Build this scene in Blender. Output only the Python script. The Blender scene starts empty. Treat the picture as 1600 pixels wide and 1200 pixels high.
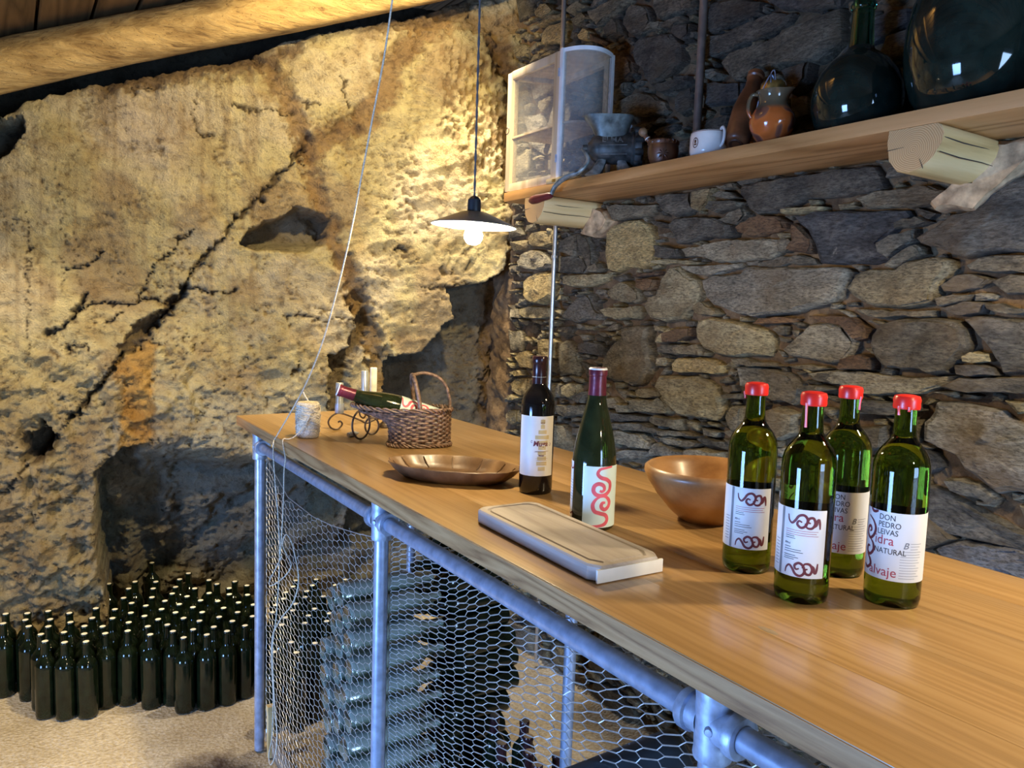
import bpy, bmesh, math, random
import numpy as np
from mathutils import Matrix, Vector, Euler
random.seed(7); RNG = np.random.default_rng(7)
S = bpy.context.scene
COL = S.collection
PI = math.pi

# ------------------------------------------------------------------ camera, world, lights
F = 1202.0
CAM = np.array([0.0, 0.0, 1.6])
def _basis():
    v = lambda x, y: np.array([x-800., 600.-y, -F])
    d1 = v(13, 458); d1 = d1/np.linalg.norm(d1)
    n = np.cross(v(1013, 491), d1); n = n/np.linalg.norm(n)
    if n[1] < 0: n = -n
    return np.stack([np.cross(d1, n), d1, n])
R = _basis()
cd = bpy.data.cameras.new('camera'); cam = bpy.data.objects.new('camera', cd); COL.objects.link(cam)
cd.sensor_width = 36; cd.lens = F/1600*36; cd.clip_start = .02; cd.clip_end = 60
cam.matrix_world = Matrix.Translation(CAM.tolist()) @ Matrix(R.tolist()).to_4x4()
S.camera = cam

w = bpy.data.worlds.new('world'); S.world = w; w.use_nodes = True
w.node_tree.nodes['Background'].inputs[0].default_value = (.55, .70, 1, 1)
w.node_tree.nodes['Background'].inputs[1].default_value = 0.2

S.view_settings.view_transform = 'Standard'; S.view_settings.look = 'None'
S.view_settings.gamma = 1; S.view_settings.exposure = 0.0
try: S.view_settings.use_curve_mapping = False
except Exception: pass
S.cycles.max_bounces = 10; S.cycles.transmission_bounces = 10; S.cycles.transparent_max_bounces = 16
S.cycles.caustics_reflective = False; S.cycles.caustics_refractive = False
S.cycles.sample_clamp_indirect = 4.0
S.cycles.use_denoising = True

def lamp(name, kind, loc, target, energy, color, **kw):
    l = bpy.data.lights.new(name, kind); o = bpy.data.objects.new(name, l); COL.objects.link(o)
    o.location = loc; l.energy = energy; l.color = color
    if target is not None:
        o.rotation_euler = (Vector(target)-Vector(loc)).to_track_quat('-Z', 'Y').to_euler()
    for k, v in kw.items(): setattr(l, k, v)
    return o
WARM = (1, .77, .36)
BULB_STRENGTH = 1150
# roof spot on the rock face, spots added to brighten corner, bottle store and aisle, the next pendants of the row, daylight through the door behind the camera and an added low half-door
lamp('ceiling_spot', 'SPOT', (1.10, 1.75, 2.92), (.78, 3.0, 2.25), 240, WARM, spot_size=math.radians(93), spot_blend=.18, shadow_soft_size=.05)
lamp('added_corner_spot', 'SPOT', (1.22, 2.72, 2.98), (1.52, 3.47, 2.48), 26, WARM, spot_size=math.radians(112), spot_blend=.10, shadow_soft_size=.03)  # unseen spot added to brighten the top right of the rock
lamp('added_store_spot', 'SPOT', (-.60, 2.55, 2.35), (-.10, 3.45, .45), 150, (1, .80, .50), spot_size=math.radians(82), spot_blend=.35, shadow_soft_size=.05)  # unseen lamp added to brighten the left floor and lower rock
lamp('added_aisle_spot', 'SPOT', (1.66, 2.90, 3.08), (1.74, 2.75, 0), 190, (1, .86, .62), spot_size=math.radians(62), spot_blend=.3, shadow_soft_size=.05)  # unseen spot added so the aisle floor does not stay dark
lamp('second_pendant', 'SPOT', (.85, -.45, 1.80), (.85, -.45, 0), 26, (1, .82, .56), spot_size=math.radians(158), spot_blend=.15, shadow_soft_size=.03)
lamp('aisle_pendant', 'SPOT', (1.46, .32, 1.90), (1.46, .32, 0), 38, (1, .79, .47), spot_size=math.radians(166), spot_blend=.1, shadow_soft_size=.03)
lamp('door_daylight', 'AREA', (1.0, -2.92, .9), (1.0, 0, .8), 160, (.40, .64, 1), shape='RECTANGLE', size=1.1, size_y=1.7)
lamp('added_half_door_light', 'AREA', (-2.56, 1.0, .60), (.7, 1.4, .30), 74, (.25, .48, 1), shape='RECTANGLE', size=1.0, size_y=1.0, spread=math.radians(100))  # added source, set low so its blue light misses the bar top

# ------------------------------------------------------------------ pixel rays onto real planes
def ray(x, y): return R @ np.array([x-800., 600.-y, -F])
def onX(x, y, X): d = ray(x, y); return CAM + d*((X-CAM[0])/d[0])
def onZ(x, y, Z): d = ray(x, y); return CAM + d*((Z-CAM[2])/d[2])

# ------------------------------------------------------------------ noise in numpy
def _hash(ix, iy, iz, seed):
    h = (ix.astype(np.int64)*374761393 + iy.astype(np.int64)*668265263 + iz.astype(np.int64)*2147483647 + seed*1274126177) & 0xffffffff
    h = ((h ^ (h >> 13))*1274126177) & 0xffffffff
    h = h ^ (h >> 16)
    return (h & 0xffff)/65535.0
def vnoise(x, y, seed=0):
    ix = np.floor(x); iy = np.floor(y); fx = x-ix; fy = y-iy
    fx = fx*fx*(3-2*fx); fy = fy*fy*(3-2*fy); z = np.zeros_like(ix)
    a = _hash(ix, iy, z, seed); b = _hash(ix+1, iy, z, seed); c = _hash(ix, iy+1, z, seed); d = _hash(ix+1, iy+1, z, seed)
    return (a*(1-fx)+b*fx)*(1-fy) + (c*(1-fx)+d*fx)*fy
def fbm(x, y, seed=0, octv=4, lac=2.03, gain=.5):
    s = 0; a = 1; t = 0
    for i in range(octv):
        s = s + a*vnoise(x, y, seed+i*17); t += a; x = x*lac+3.7; y = y*lac+1.3; a *= gain
    return s/t
def seg_dist(px, py, pts, closed=False):
    best = np.full(px.shape, 1e9)
    n = len(pts)
    for i in range(n if closed else n-1):
        x1, y1 = pts[i]; x2, y2 = pts[(i+1) % n]
        dx, dy = x2-x1, y2-y1; L = dx*dx+dy*dy+1e-9
        t = np.clip(((px-x1)*dx+(py-y1)*dy)/L, 0, 1)
        d = np.hypot(px-x1-t*dx, py-y1-t*dy); np.minimum(best, d, out=best)
    return best
def inside(px, py, pts):
    r = np.zeros(px.shape, bool); n = len(pts)
    for i in range(n):
        x1, y1 = pts[i]; x2, y2 = pts[(i+1) % n]
        if y1 == y2: continue
        c = ((y1 > py) != (y2 > py)) & (px < (x2-x1)*(py-y1)/(y2-y1)+x1)
        r ^= c
    return r
def sdist(px, py, pts):
    d = seg_dist(px, py, pts, True); return np.where(inside(px, py, pts), d, -d)
def sstep(a, b, x):
    t = np.clip((x-a)/(b-a), 0, 1); return t*t*(3-2*t)

# ------------------------------------------------------------------ materials
def new_mat(name):
    m = bpy.data.materials.new(name); m.use_nodes = True
    nt = m.node_tree; b = nt.nodes['Principled BSDF']
    return m, nt, b
def N(nt, kind, **kw):
    n = nt.nodes.new(kind)
    for k, v in kw.items():
        if k in n.inputs: n.inputs[k].default_value = v
        else: setattr(n, k, v)
    return n
def L(nt, a, b): nt.links.new(a, b)
def ramp(nt, stops):
    r = nt.nodes.new('ShaderNodeValToRGB'); e = r.color_ramp.elements
    while len(e) < len(stops): e.new(.5)
    for i, (p, c) in enumerate(stops):
        e[i].position = p; e[i].color = (*c, 1)
    return r
def coords(nt, scale=(1, 1, 1), rot=(0, 0, 0), kind='Object'):
    t = nt.nodes.new('ShaderNodeTexCoord'); m = nt.nodes.new('ShaderNodeMapping')
    m.inputs['Scale'].default_value = scale; m.inputs['Rotation'].default_value = rot
    L(nt, t.outputs[kind], m.inputs[0]); return m.outputs[0]
def bump(nt, b, h, strength=.5, dist=.01):
    n = N(nt, 'ShaderNodeBump', Strength=strength, Distance=dist); L(nt, h, n.inputs['Height']); L(nt, n.outputs[0], b.inputs['Normal'])
def mix(nt, f, a, b, mode='MIX'):
    m = nt.nodes.new('ShaderNodeMix'); m.data_type = 'RGBA'; m.blend_type = mode
    for i, v in ((0, f), (6, a), (7, b)):
        if hasattr(v, 'links'): L(nt, v, m.inputs[i])
        else: m.inputs[i].default_value = v if i == 0 else (*v, 1)
    return m.outputs[2]
def plain(name, c, rough=.5, metal=0, var=.12, scale=30, bmp=0, spec=None):
    m, nt, b = new_mat(name)
    n = N(nt, 'ShaderNodeTexNoise', Scale=scale, Detail=4.0); L(nt, coords(nt), n.inputs['Vector'])
    lo = tuple(max(0, x*(1-var*2)) for x in c); hi = tuple(min(1, x*(1+var*2)) for x in c)
    r = ramp(nt, [(.3, lo), (.7, hi)]); L(nt, n.outputs[0], r.inputs[0]); L(nt, r.outputs[0], b.inputs['Base Color'])
    b.inputs['Roughness'].default_value = rough; b.inputs['Metallic'].default_value = metal
    if spec is not None: b.inputs['Specular IOR Level'].default_value = spec
    if bmp: bump(nt, b, n.outputs[0], bmp, .004)
    return m
def stone_mat(name, c1, c2, c3, scale=9, lam=(1, 1, 3)):
    m, nt, b = new_mat(name)
    v = coords(nt, lam)
    n1 = N(nt, 'ShaderNodeTexNoise', Scale=scale, Detail=6.0, Roughness=.65); L(nt, v, n1.inputs['Vector'])
    n2 = N(nt, 'ShaderNodeTexNoise', Scale=scale*7, Detail=6.0, Roughness=.7); L(nt, v, n2.inputs['Vector'])
    n3 = N(nt, 'ShaderNodeTexNoise', Scale=scale*.45, Detail=3.0); L(nt, coords(nt), n3.inputs['Vector'])
    r = ramp(nt, [(.32, c1), (.5, c2), (.68, c3)]); L(nt, n1.outputs[0], r.inputs[0])
    oi = N(nt, 'ShaderNodeObjectInfo')
    rb = ramp(nt, [(0, (.62, .62, .66)), (.5, (1, .97, .93)), (1, (1.35, 1.28, 1.12))]); L(nt, oi.outputs['Random'], rb.inputs[0])
    col = mix(nt, 1.0, r.outputs[0], rb.outputs[0], 'MULTIPLY')
    sp = ramp(nt, [(.36, (.35, .33, .31)), (.52, (1, 1, 1)), (.74, (1.75, 1.7, 1.6))]); L(nt, n2.outputs[0], sp.inputs[0])
    col = mix(nt, .95, col, sp.outputs[0], 'MULTIPLY')
    st = ramp(nt, [(.52, (0, 0, 0)), (.66, (1, 1, 1))]); L(nt, n3.outputs[0], st.inputs[0])
    col = mix(nt, st.outputs[0], col, mix(nt, .55, col, (.20, .13, .06)))
    n4 = N(nt, 'ShaderNodeTexNoise', Scale=scale*3.1, Detail=7.0, Roughness=.75, Distortion=.5); L(nt, coords(nt), n4.inputs['Vector'])
    wf = ramp(nt, [(.63, (0, 0, 0)), (.70, (.55, .55, .55))]); L(nt, n4.outputs[0], wf.inputs[0]); col = mix(nt, wf.outputs[0], col, (.50, .46, .37))
    dk = ramp(nt, [(.30, (.75, .75, .75)), (.40, (0, 0, 0))]); L(nt, n4.outputs[0], dk.inputs[0]); col = mix(nt, dk.outputs[0], col, (.045, .038, .03))
    L(nt, col, b.inputs['Base Color']); b.inputs['Roughness'].default_value = .78
    ad = N(nt, 'ShaderNodeMath', operation='ADD'); L(nt, n1.outputs[0], ad.inputs[0]); L(nt, n2.outputs[0], ad.inputs[1])
    bump(nt, b, ad.outputs[0], 1.0, .022)
    return m
def wood_mat(name, c1, c2, c3, axis=1, scale=14, rough=.45, ring=True, bmp=.15, coat=0, stretch=.07):
    m, nt, b = new_mat(name)
    sc = [1, 1, 1]; sc[axis] = stretch
    v = coords(nt, tuple(sc))
    w = N(nt, 'ShaderNodeTexNoise', Scale=scale*.35, Detail=2.0, Distortion=.3); L(nt, v, w.inputs['Vector'])
    ml = N(nt, 'ShaderNodeMath', operation='MULTIPLY'); ml.inputs[1].default_value = 9.0 if ring else 4.0; L(nt, w.outputs[0], ml.inputs[0])
    fr = N(nt, 'ShaderNodeMath', operation='PINGPONG'); fr.inputs[1].default_value = .5; L(nt, ml.outputs[0], fr.inputs[0])
    f = N(nt, 'ShaderNodeTexNoise', Scale=scale*9, Detail=5.0, Roughness=.65); L(nt, v, f.inputs['Vector'])
    s1 = N(nt, 'ShaderNodeMath', operation='MULTIPLY_ADD'); s1.inputs[1].default_value = 1.1; L(nt, fr.outputs[0], s1.inputs[0])
    f2 = N(nt, 'ShaderNodeMath', operation='MULTIPLY'); f2.inputs[1].default_value = .55; L(nt, f.outputs[0], f2.inputs[0]); L(nt, f2.outputs[0], s1.inputs[2])
    r = ramp(nt, [(.22, c1), (.5, c2), (.8, c3)]); L(nt, s1.outputs[0], r.inputs[0])
    oi = N(nt, 'ShaderNodeObjectInfo')
    rb = ramp(nt, [(0, (.86, .84, .82)), (1, (1.1, 1.08, 1.05))]); L(nt, oi.outputs['Random'], rb.inputs[0])
    L(nt, mix(nt, 1.0, r.outputs[0], rb.outputs[0], 'MULTIPLY'), b.inputs['Base Color'])
    b.inputs['Roughness'].default_value = rough
    if coat: b.inputs['Coat Weight'].default_value = coat; b.inputs['Coat Roughness'].default_value = .2
    bump(nt, b, s1.outputs[0], bmp, .002)
    return m
def glass_mat(name, c, rough=.02, ior=1.42, trans=1.0):
    m, nt, b = new_mat(name)
    n = N(nt, 'ShaderNodeTexNoise', Scale=18.0, Detail=2.0); L(nt, coords(nt), n.inputs['Vector'])
    r = ramp(nt, [(.3, tuple(x*.9 for x in c)), (.7, c)]); L(nt, n.outputs[0], r.inputs[0]); L(nt, r.outputs[0], b.inputs['Base Color'])
    b.inputs['Roughness'].default_value = rough; b.inputs['IOR'].default_value = ior; b.inputs['Transmission Weight'].default_value = trans
    return m

M = {}
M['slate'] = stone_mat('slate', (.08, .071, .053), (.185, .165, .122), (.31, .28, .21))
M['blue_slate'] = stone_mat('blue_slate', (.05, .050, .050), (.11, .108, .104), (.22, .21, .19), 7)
M['buff_stone'] = stone_mat('buff_stone', (.21, .175, .10), (.38, .325, .195), (.52, .455, .285))
M['yellow_stone'] = stone_mat('yellow_stone', (.30, .22, .10), (.47, .37, .18), (.60, .50, .28))
M['grey_stone'] = stone_mat('grey_stone', (.19, .172, .128), (.33, .30, .225), (.47, .435, .335))
M['pale_slate'] = stone_mat('pale_slate', (.15, .152, .155), (.25, .262, .285), (.37, .385, .42), 8)
M['rust_stone'] = stone_mat('rust_stone', (.12, .065, .03), (.22, .125, .06), (.33, .20, .10))
M['oak_top'] = wood_mat('oak_top', (.325, .195, .078), (.39, .238, .10), (.43, .272, .122), 1, 60, .28, True, .05, .3, .022)
M['oak_edge'] = wood_mat('oak_edge', (.22, .105, .038), (.37, .20, .08), (.46, .265, .115), 1, 40, .6, True, .2)
M['pine_shelf'] = wood_mat('pine_shelf', (.30, .145, .045), (.47, .255, .09), (.56, .32, .13), 1, 12, .5, True, .15)
M['pale_pine'] = wood_mat('pale_pine', (.44, .30, .12), (.60, .44, .20), (.68, .53, .28), 0, 10, .6, True, .2)
def end_grain():
    m, nt, b = new_mat('pine_end')
    v = coords(nt); n = N(nt, 'ShaderNodeTexNoise', Scale=14.0, Detail=3.0); L(nt, v, n.inputs['Vector'])
    ln = N(nt, 'ShaderNodeVectorMath', operation='LENGTH'); L(nt, v, ln.inputs[0])
    a = N(nt, 'ShaderNodeMath', operation='MULTIPLY_ADD'); a.inputs[1].default_value = .012; L(nt, n.outputs[0], a.inputs[0]); L(nt, ln.outputs['Value'], a.inputs[2])
    k = N(nt, 'ShaderNodeMath', operation='MULTIPLY'); k.inputs[1].default_value = 230; L(nt, a.outputs[0], k.inputs[0])
    p = N(nt, 'ShaderNodeMath', operation='PINGPONG'); p.inputs[1].default_value = .5; L(nt, k.outputs[0], p.inputs[0])
    r = ramp(nt, [(.05, (.36, .21, .085)), (.3, (.52, .34, .155)), (.5, (.57, .39, .19))]); L(nt, p.outputs[0], r.inputs[0]); L(nt, r.outputs[0], b.inputs['Base Color'])
    b.inputs['Roughness'].default_value = .7; bump(nt, b, p.outputs[0], .3, .002)
    return m
M['pine_end'] = end_grain()
def beam_mat():
    m, nt, b = new_mat('beam_wood')
    v = coords(nt, (.16, 1, 1), (0, 0, 0)); v0 = coords(nt)
    a = N(nt, 'ShaderNodeTexNoise', Scale=34.0, Detail=7.0, Roughness=.7, Distortion=.4); L(nt, v, a.inputs['Vector'])
    c = N(nt, 'ShaderNodeTexNoise', Scale=5.0, Detail=5.0, Roughness=.65); L(nt, coords(nt, (.5, 1, 1)), c.inputs['Vector'])
    h = N(nt, 'ShaderNodeTexVoronoi', Scale=60.0); L(nt, v0, h.inputs['Vector'])
    r = ramp(nt, [(.32, (.17, .095, .035)), (.44, (.40, .26, .10)), (.60, (.49, .335, .14)), (.75, (.54, .39, .18))]); L(nt, a.outputs[0], r.inputs[0])
    s = ramp(nt, [(.34, (.45, .36, .25)), (.50, (1, 1, 1)), (.66, (1.15, 1.12, 1.02))]); L(nt, c.outputs[0], s.inputs[0])
    w = ramp(nt, [(.07, (.25, .2, .15)), (.13, (1, 1, 1))]); L(nt, h.outputs['Distance'], w.inputs[0])
    col = mix(nt, 1.0, mix(nt, .9, r.outputs[0], s.outputs[0], 'MULTIPLY'), w.outputs[0], 'MULTIPLY')
    L(nt, col, b.inputs['Base Color']); b.inputs['Roughness'].default_value = .75
    ad = N(nt, 'ShaderNodeMath', operation='ADD'); L(nt, a.outputs[0], ad.inputs[0]); L(nt, c.outputs[0], ad.inputs[1]); bump(nt, b, ad.outputs[0], 1.0, .02)
    return m
M['beam_wood'] = beam_mat()
M['ceiling_wood'] = wood_mat('ceiling_wood', (.10, .058, .022), (.17, .10, .04), (.23, .14, .06), 1, 14, .75, True, .3)
M['frame_wood'] = wood_mat('frame_wood', (.40, .31, .19), (.52, .43, .29), (.60, .51, .37), 2, 14, .6, True, .1)
M['board_wood'] = wood_mat('board_wood', (.27, .235, .215), (.37, .335, .315), (.44, .405, .39), 1, 14, .6, True, .15)
M['bowl_wood'] = wood_mat('bowl_wood', (.28, .135, .05), (.42, .225, .09), (.52, .31, .15), 0, 7, .38, True, .1, .15, .4)
M['tray_wood'] = wood_mat('tray_wood', (.075, .040, .020), (.14, .080, .040), (.21, .13, .07), 1, 10, .42, True, .1, .1, .2)
M['mortar_wood'] = wood_mat('mortar_wood', (.07, .028, .014), (.13, .055, .026), (.18, .08, .04), 2, 12, .4, True, .1, .2)
M['old_plank'] = wood_mat('old_plank', (.10, .075, .05), (.19, .145, .10), (.28, .22, .16), 1, 14, .85, True, .4)
M['rim_paint'] = plain('white_paint', (.72, .76, .80), .45, 0, .04)
M['galvanised'] = plain('galvanised', (.38, .46, .64), .34, .55, .12, 40, .05)
M['fitting'] = plain('cast_fitting', (.38, .45, .60), .45, .5, .18, 50, .15)
M['wire'] = plain('galvanised_wire', (.62, .61, .58), .45, .55, .15, 60)
M['steel_pole'] = plain('steel_pole', (.50, .50, .50), .32, .85, .05)
M['dark_pole'] = plain('dark_pole', (.16, .13, .11), .5, .3)
M['iron'] = plain('wrought_iron', (.085, .06, .045), .5, .5, .2, 60, .1)
M['cast_iron'] = plain('cast_iron', (.06, .067, .066), .5, .55, .35, 34, .3)
M['tin'] = plain('tinned_iron', (.22, .26, .27), .45, .5, .35, 40, .2)
M['maroon_paint'] = plain('maroon_paint', (.10, .012, .018), .4)
M['enamel_grey'] = plain('enamel_grey', (.27, .275, .26), .3, 0, .08)
M['enamel_white'] = plain('enamel_white', (.85, .84, .80), .3, 0, .02)
M['black_plastic'] = plain('black_plastic', (.022, .024, .03), .4)
M['cord'] = plain('cord', (.10, .10, .11), .6)
M['twine'] = plain('twine', (.62, .56, .46), .95, 0, .2, 300, .4)
M['wicker'] = plain('wicker', (.165, .105, .075), .5, 0, .4, 90, .2)
M['candle_metal'] = plain('candle_metal', (.55, .60, .64), .3, .6)
M['candle_wax'] = plain('candle_wax', (.75, .74, .70), .5)
M['grey_lump'] = plain('grey_lump', (.35, .36, .37), .7)
M['white_china'] = plain('white_china', (.78, .79, .78), .12, 0, .03)
M['china_mark'] = plain('china_mark', (.10, .05, .03), .4)
M['clay'] = plain('brown_clay', (.20, .075, .03), .35, 0, .3, 12)
M['dark_clay'] = plain('dark_clay', (.10, .04, .02), .45, 0, .3, 14)
M['brass'] = plain('brass', (.50, .36, .12), .35, .85, .3, 40, .3)
M['red_wax'] = plain('red_wax', (.74, .022, .014), .3, 0, .06)
M['capsule_black'] = plain('capsule_black', (.035, .012, .014), .22, .2)
M['capsule_maroon'] = plain('capsule_maroon', (.13, .018, .035), .3, .25, .25, 30, .3)
M['paper'] = plain('label_paper', (.74, .75, .74), .5, 0, .02)
M['paper_pale'] = plain('label_cream', (.74, .72, .66), .5, 0, .02)
M['paper_aqua'] = plain('label_aqua', (.62, .76, .74), .5, 0, .02)
M['gold_print'] = plain('gold_print', (.58, .47, .24), .45, .1)
M['ink'] = plain('ink', (.035, .03, .03), .6)
M['ink_grey'] = plain('ink_grey', (.22, .23, .25), .6)
M['ink_red'] = plain('ink_red', (.42, .05, .07), .6)
M['ink_pink'] = plain('ink_pink', (.66, .10, .14), .6)
M['ink_maroon'] = plain('ink_maroon', (.15, .025, .035), .6)
M['cork'] = plain('cork', (.84, .80, .70), .8, 0, .1)
M['green_cider'] = glass_mat('green_cider', (.15, .27, .018), .015, 1.40)
M['green_dark'] = glass_mat('green_dark', (.20, .30, .10), .02, 1.40)
M['green_clear'] = glass_mat('green_clear', (.55, .70, .55), .03, 1.45)
M['cellar_glass'] = plain('cellar_glass', (.005, .009, .004), .07, 0, .3)
M['wine_glass'] = plain('wine_glass', (.006, .005, .005), .07, 0, .2)
M['burgundy_glass'] = plain('burgundy_glass', (.014, .020, .008), .06, 0, .2)
def dusty_glass():
    m, nt, b = new_mat('stack_glass')
    g = N(nt, 'ShaderNodeNewGeometry'); s = N(nt, 'ShaderNodeSeparateXYZ'); L(nt, g.outputs['Normal'], s.inputs[0])
    n = N(nt, 'ShaderNodeTexNoise', Scale=30.0, Detail=4.0); L(nt, coords(nt), n.inputs['Vector'])
    a = N(nt, 'ShaderNodeMath', operation='MULTIPLY_ADD'); a.inputs[1].default_value = .5; L(nt, n.outputs[0], a.inputs[0]); L(nt, s.outputs[2], a.inputs[2])
    r = ramp(nt, [(.20, (0, 0, 0)), (.70, (1, 1, 1))]); L(nt, a.outputs[0], r.inputs[0])       # dust lies on what faces up
    L(nt, mix(nt, r.outputs[0], (.34, .50, .36), (.32, .37, .33)), b.inputs['Base Color'])
    q = ramp(nt, [(.20, (.96, .96, .96)), (.70, (.25, .25, .25))]); L(nt, a.outputs[0], q.inputs[0]); L(nt, q.outputs[0], b.inputs['Transmission Weight'])
    b.inputs['Roughness'].default_value = .09; b.inputs['IOR'].default_value = 1.5
    b.inputs['Coat Weight'].default_value = .8; b.inputs['Coat Roughness'].default_value = .04
    return m
M['stack_glass'] = dusty_glass()
M['demijohn_glass'] = plain('demijohn_glass', (.008, .016, .013), .06, 0, .2)
M['demijohn_neck'] = glass_mat('demijohn_neck', (.10, .42, .34), .02, 1.45)
M['black_rubber'] = plain('black_rubber', (.02, .026, .032), .3)

def jug_mat():
    m, nt, b = new_mat('glazed_jug')
    v = coords(nt)
    n = N(nt, 'ShaderNodeTexNoise', Scale=16.0, Detail=1.0, Distortion=.8); L(nt, v, n.inputs['Vector'])
    r = ramp(nt, [(.42, (.40, .095, .02)), (.50, (.46, .12, .03)), (.54, (.22, .085, .05)), (.62, (.10, .04, .03))]); r.color_ramp.interpolation = 'EASE'
    L(nt, n.outputs[0], r.inputs[0])
    s = N(nt, 'ShaderNodeSeparateXYZ'); L(nt, v, s.inputs[0])
    h = ramp(nt, [(.088, (0, 0, 0)), (.10, (1, 1, 1))]); L(nt, s.outputs[2], h.inputs[0])
    L(nt, mix(nt, h.outputs[0], r.outputs[0], (.10, .075, .045)), b.inputs['Base Color'])
    b.inputs['Roughness'].default_value = .12
    return m
M['jug'] = jug_mat()
def screen_mat():
    m, nt, b = new_mat('wire_gauze')
    b.inputs['Base Color'].default_value = (.42, .42, .40, 1); b.inputs['Roughness'].default_value = .5
    t = N(nt, 'ShaderNodeBsdfTransparent'); mx = nt.nodes.new('ShaderNodeMixShader')
    wv = N(nt, 'ShaderNodeTexNoise', Scale=60.0, Detail=2.0); L(nt, coords(nt), wv.inputs['Vector'])
    r = ramp(nt, [(.3, (.22, .22, .22)), (.7, (.32, .32, .32))]); L(nt, wv.outputs[0], r.inputs[0])
    L(nt, r.outputs[0], mx.inputs[0]); L(nt, t.outputs[0], mx.inputs[1]); L(nt, b.outputs[0], mx.inputs[2])
    L(nt, mx.outputs[0], nt.nodes['Material Output'].inputs['Surface'])
    return m
M['gauze'] = screen_mat()
def bulb_mat():
    m, nt, b = new_mat('lit_bulb')
    b.inputs['Base Color'].default_value = (1, .95, .85, 1)
    b.inputs['Emission Color'].default_value = (1, .78, .45, 1); b.inputs['Emission Strength'].default_value = BULB_STRENGTH
    return m
M['bulb'] = bulb_mat()
def rock_mat():
    m, nt, b = new_mat('cave_rock')
    a = N(nt, 'ShaderNodeAttribute', attribute_name='Col')
    v = coords(nt)
    n1 = N(nt, 'ShaderNodeTexNoise', Scale=26.0, Detail=8.0, Roughness=.72); L(nt, v, n1.inputs['Vector'])
    n2 = N(nt, 'ShaderNodeTexNoise', Scale=110.0, Detail=5.0, Roughness=.7); L(nt, v, n2.inputs['Vector'])
    n3 = N(nt, 'ShaderNodeTexNoise', Scale=5.0, Detail=5.0, Roughness=.6, Distortion=.6); L(nt, v, n3.inputs['Vector'])
    r1 = ramp(nt, [(.34, (.36, .30, .23)), (.46, (.92, .90, .86)), (.56, (1.02, 1.02, 1)), (.70, (1.32, 1.28, 1.2))]); L(nt, n1.outputs[0], r1.inputs[0])
    r3 = ramp(nt, [(.34, (.66, .56, .44)), (.52, (1, 1, 1)), (.7, (1.12, 1.1, 1.08))]); L(nt, n3.outputs[0], r3.inputs[0])
    c = mix(nt, .8, a.outputs['Color'], r1.outputs[0], 'MULTIPLY'); c = mix(nt, .8, c, r3.outputs[0], 'MULTIPLY')
    L(nt, c, b.inputs['Base Color']); b.inputs['Roughness'].default_value = .9
    ad = N(nt, 'ShaderNodeMath', operation='MULTIPLY_ADD'); ad.inputs[1].default_value = .45; L(nt, n2.outputs[0], ad.inputs[0]); L(nt, n1.outputs[0], ad.inputs[2])
    bump(nt, b, ad.outputs[0], 1.0, .034)
    return m
M['rock'] = rock_mat()
def mud_mat():
    m, nt, b = new_mat('mud_mortar')
    v = coords(nt)
    n1 = N(nt, 'ShaderNodeTexNoise', Scale=14.0, Detail=8.0, Roughness=.7); L(nt, v, n1.inputs['Vector'])
    r1 = ramp(nt, [(.3, (.06, .036, .018)), (.5, (.155, .097, .050)), (.7, (.27, .185, .10))]); L(nt, n1.outputs[0], r1.inputs[0])
    L(nt, r1.outputs[0], b.inputs['Base Color']); b.inputs['Roughness'].default_value = .95
    bump(nt, b, n1.outputs[0], .9, .03)
    return m
M['mud'] = mud_mat()
def floor_mat():
    m, nt, b = new_mat('gravel_floor')
    v = coords(nt)
    n1 = N(nt, 'ShaderNodeTexNoise', Scale=70.0, Detail=6.0, Roughness=.7); L(nt, v, n1.inputs['Vector'])
    n2 = N(nt, 'ShaderNodeTexNoise', Scale=2.2, Detail=4.0); L(nt, v, n2.inputs['Vector'])
    vo = N(nt, 'ShaderNodeTexVoronoi', Scale=85.0); L(nt, v, vo.inputs['Vector'])
    r1 = ramp(nt, [(.3, (.34, .28, .20)), (.5, (.52, .45, .35)), (.7, (.66, .59, .48))]); L(nt, n1.outputs[0], r1.inputs[0])
    r2 = ramp(nt, [(.35, (.75, .70, .62)), (.6, (1.05, 1.04, 1.02))]); L(nt, n2.outputs[0], r2.inputs[0])
    c = mix(nt, 1.0, r1.outputs[0], r2.outputs[0], 'MULTIPLY')
    # damp dark stain on the ground beside the bar
    dp = N(nt, 'ShaderNodeVectorMath', operation='DISTANCE'); L(nt, v, dp.inputs[0]); dp.inputs[1].default_value = (.50, 2.55, 0)
    dn = N(nt, 'ShaderNodeMath', operation='MULTIPLY_ADD'); dn.inputs[1].default_value = .28
    n4 = N(nt, 'ShaderNodeTexNoise', Scale=9.0, Detail=4.0); L(nt, v, n4.inputs['Vector']); L(nt, n4.outputs[0], dn.inputs[0]); L(nt, dp.outputs['Value'], dn.inputs[2])
    rd = ramp(nt, [(.24, (1, 1, 1)), (.36, (0, 0, 0))]); L(nt, dn.outputs[0], rd.inputs[0])
    c = mix(nt, rd.outputs[0], c, (.055, .03, .02))
    L(nt, c, b.inputs['Base Color']); b.inputs['Roughness'].default_value = .9
    ad = N(nt, 'ShaderNodeMath', operation='ADD'); L(nt, n1.outputs[0], ad.inputs[0]); L(nt, vo.outputs['Distance'], ad.inputs[1])
    bump(nt, b, ad.outputs[0], .6, .012)
    return m
M['floor'] = floor_mat()

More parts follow.
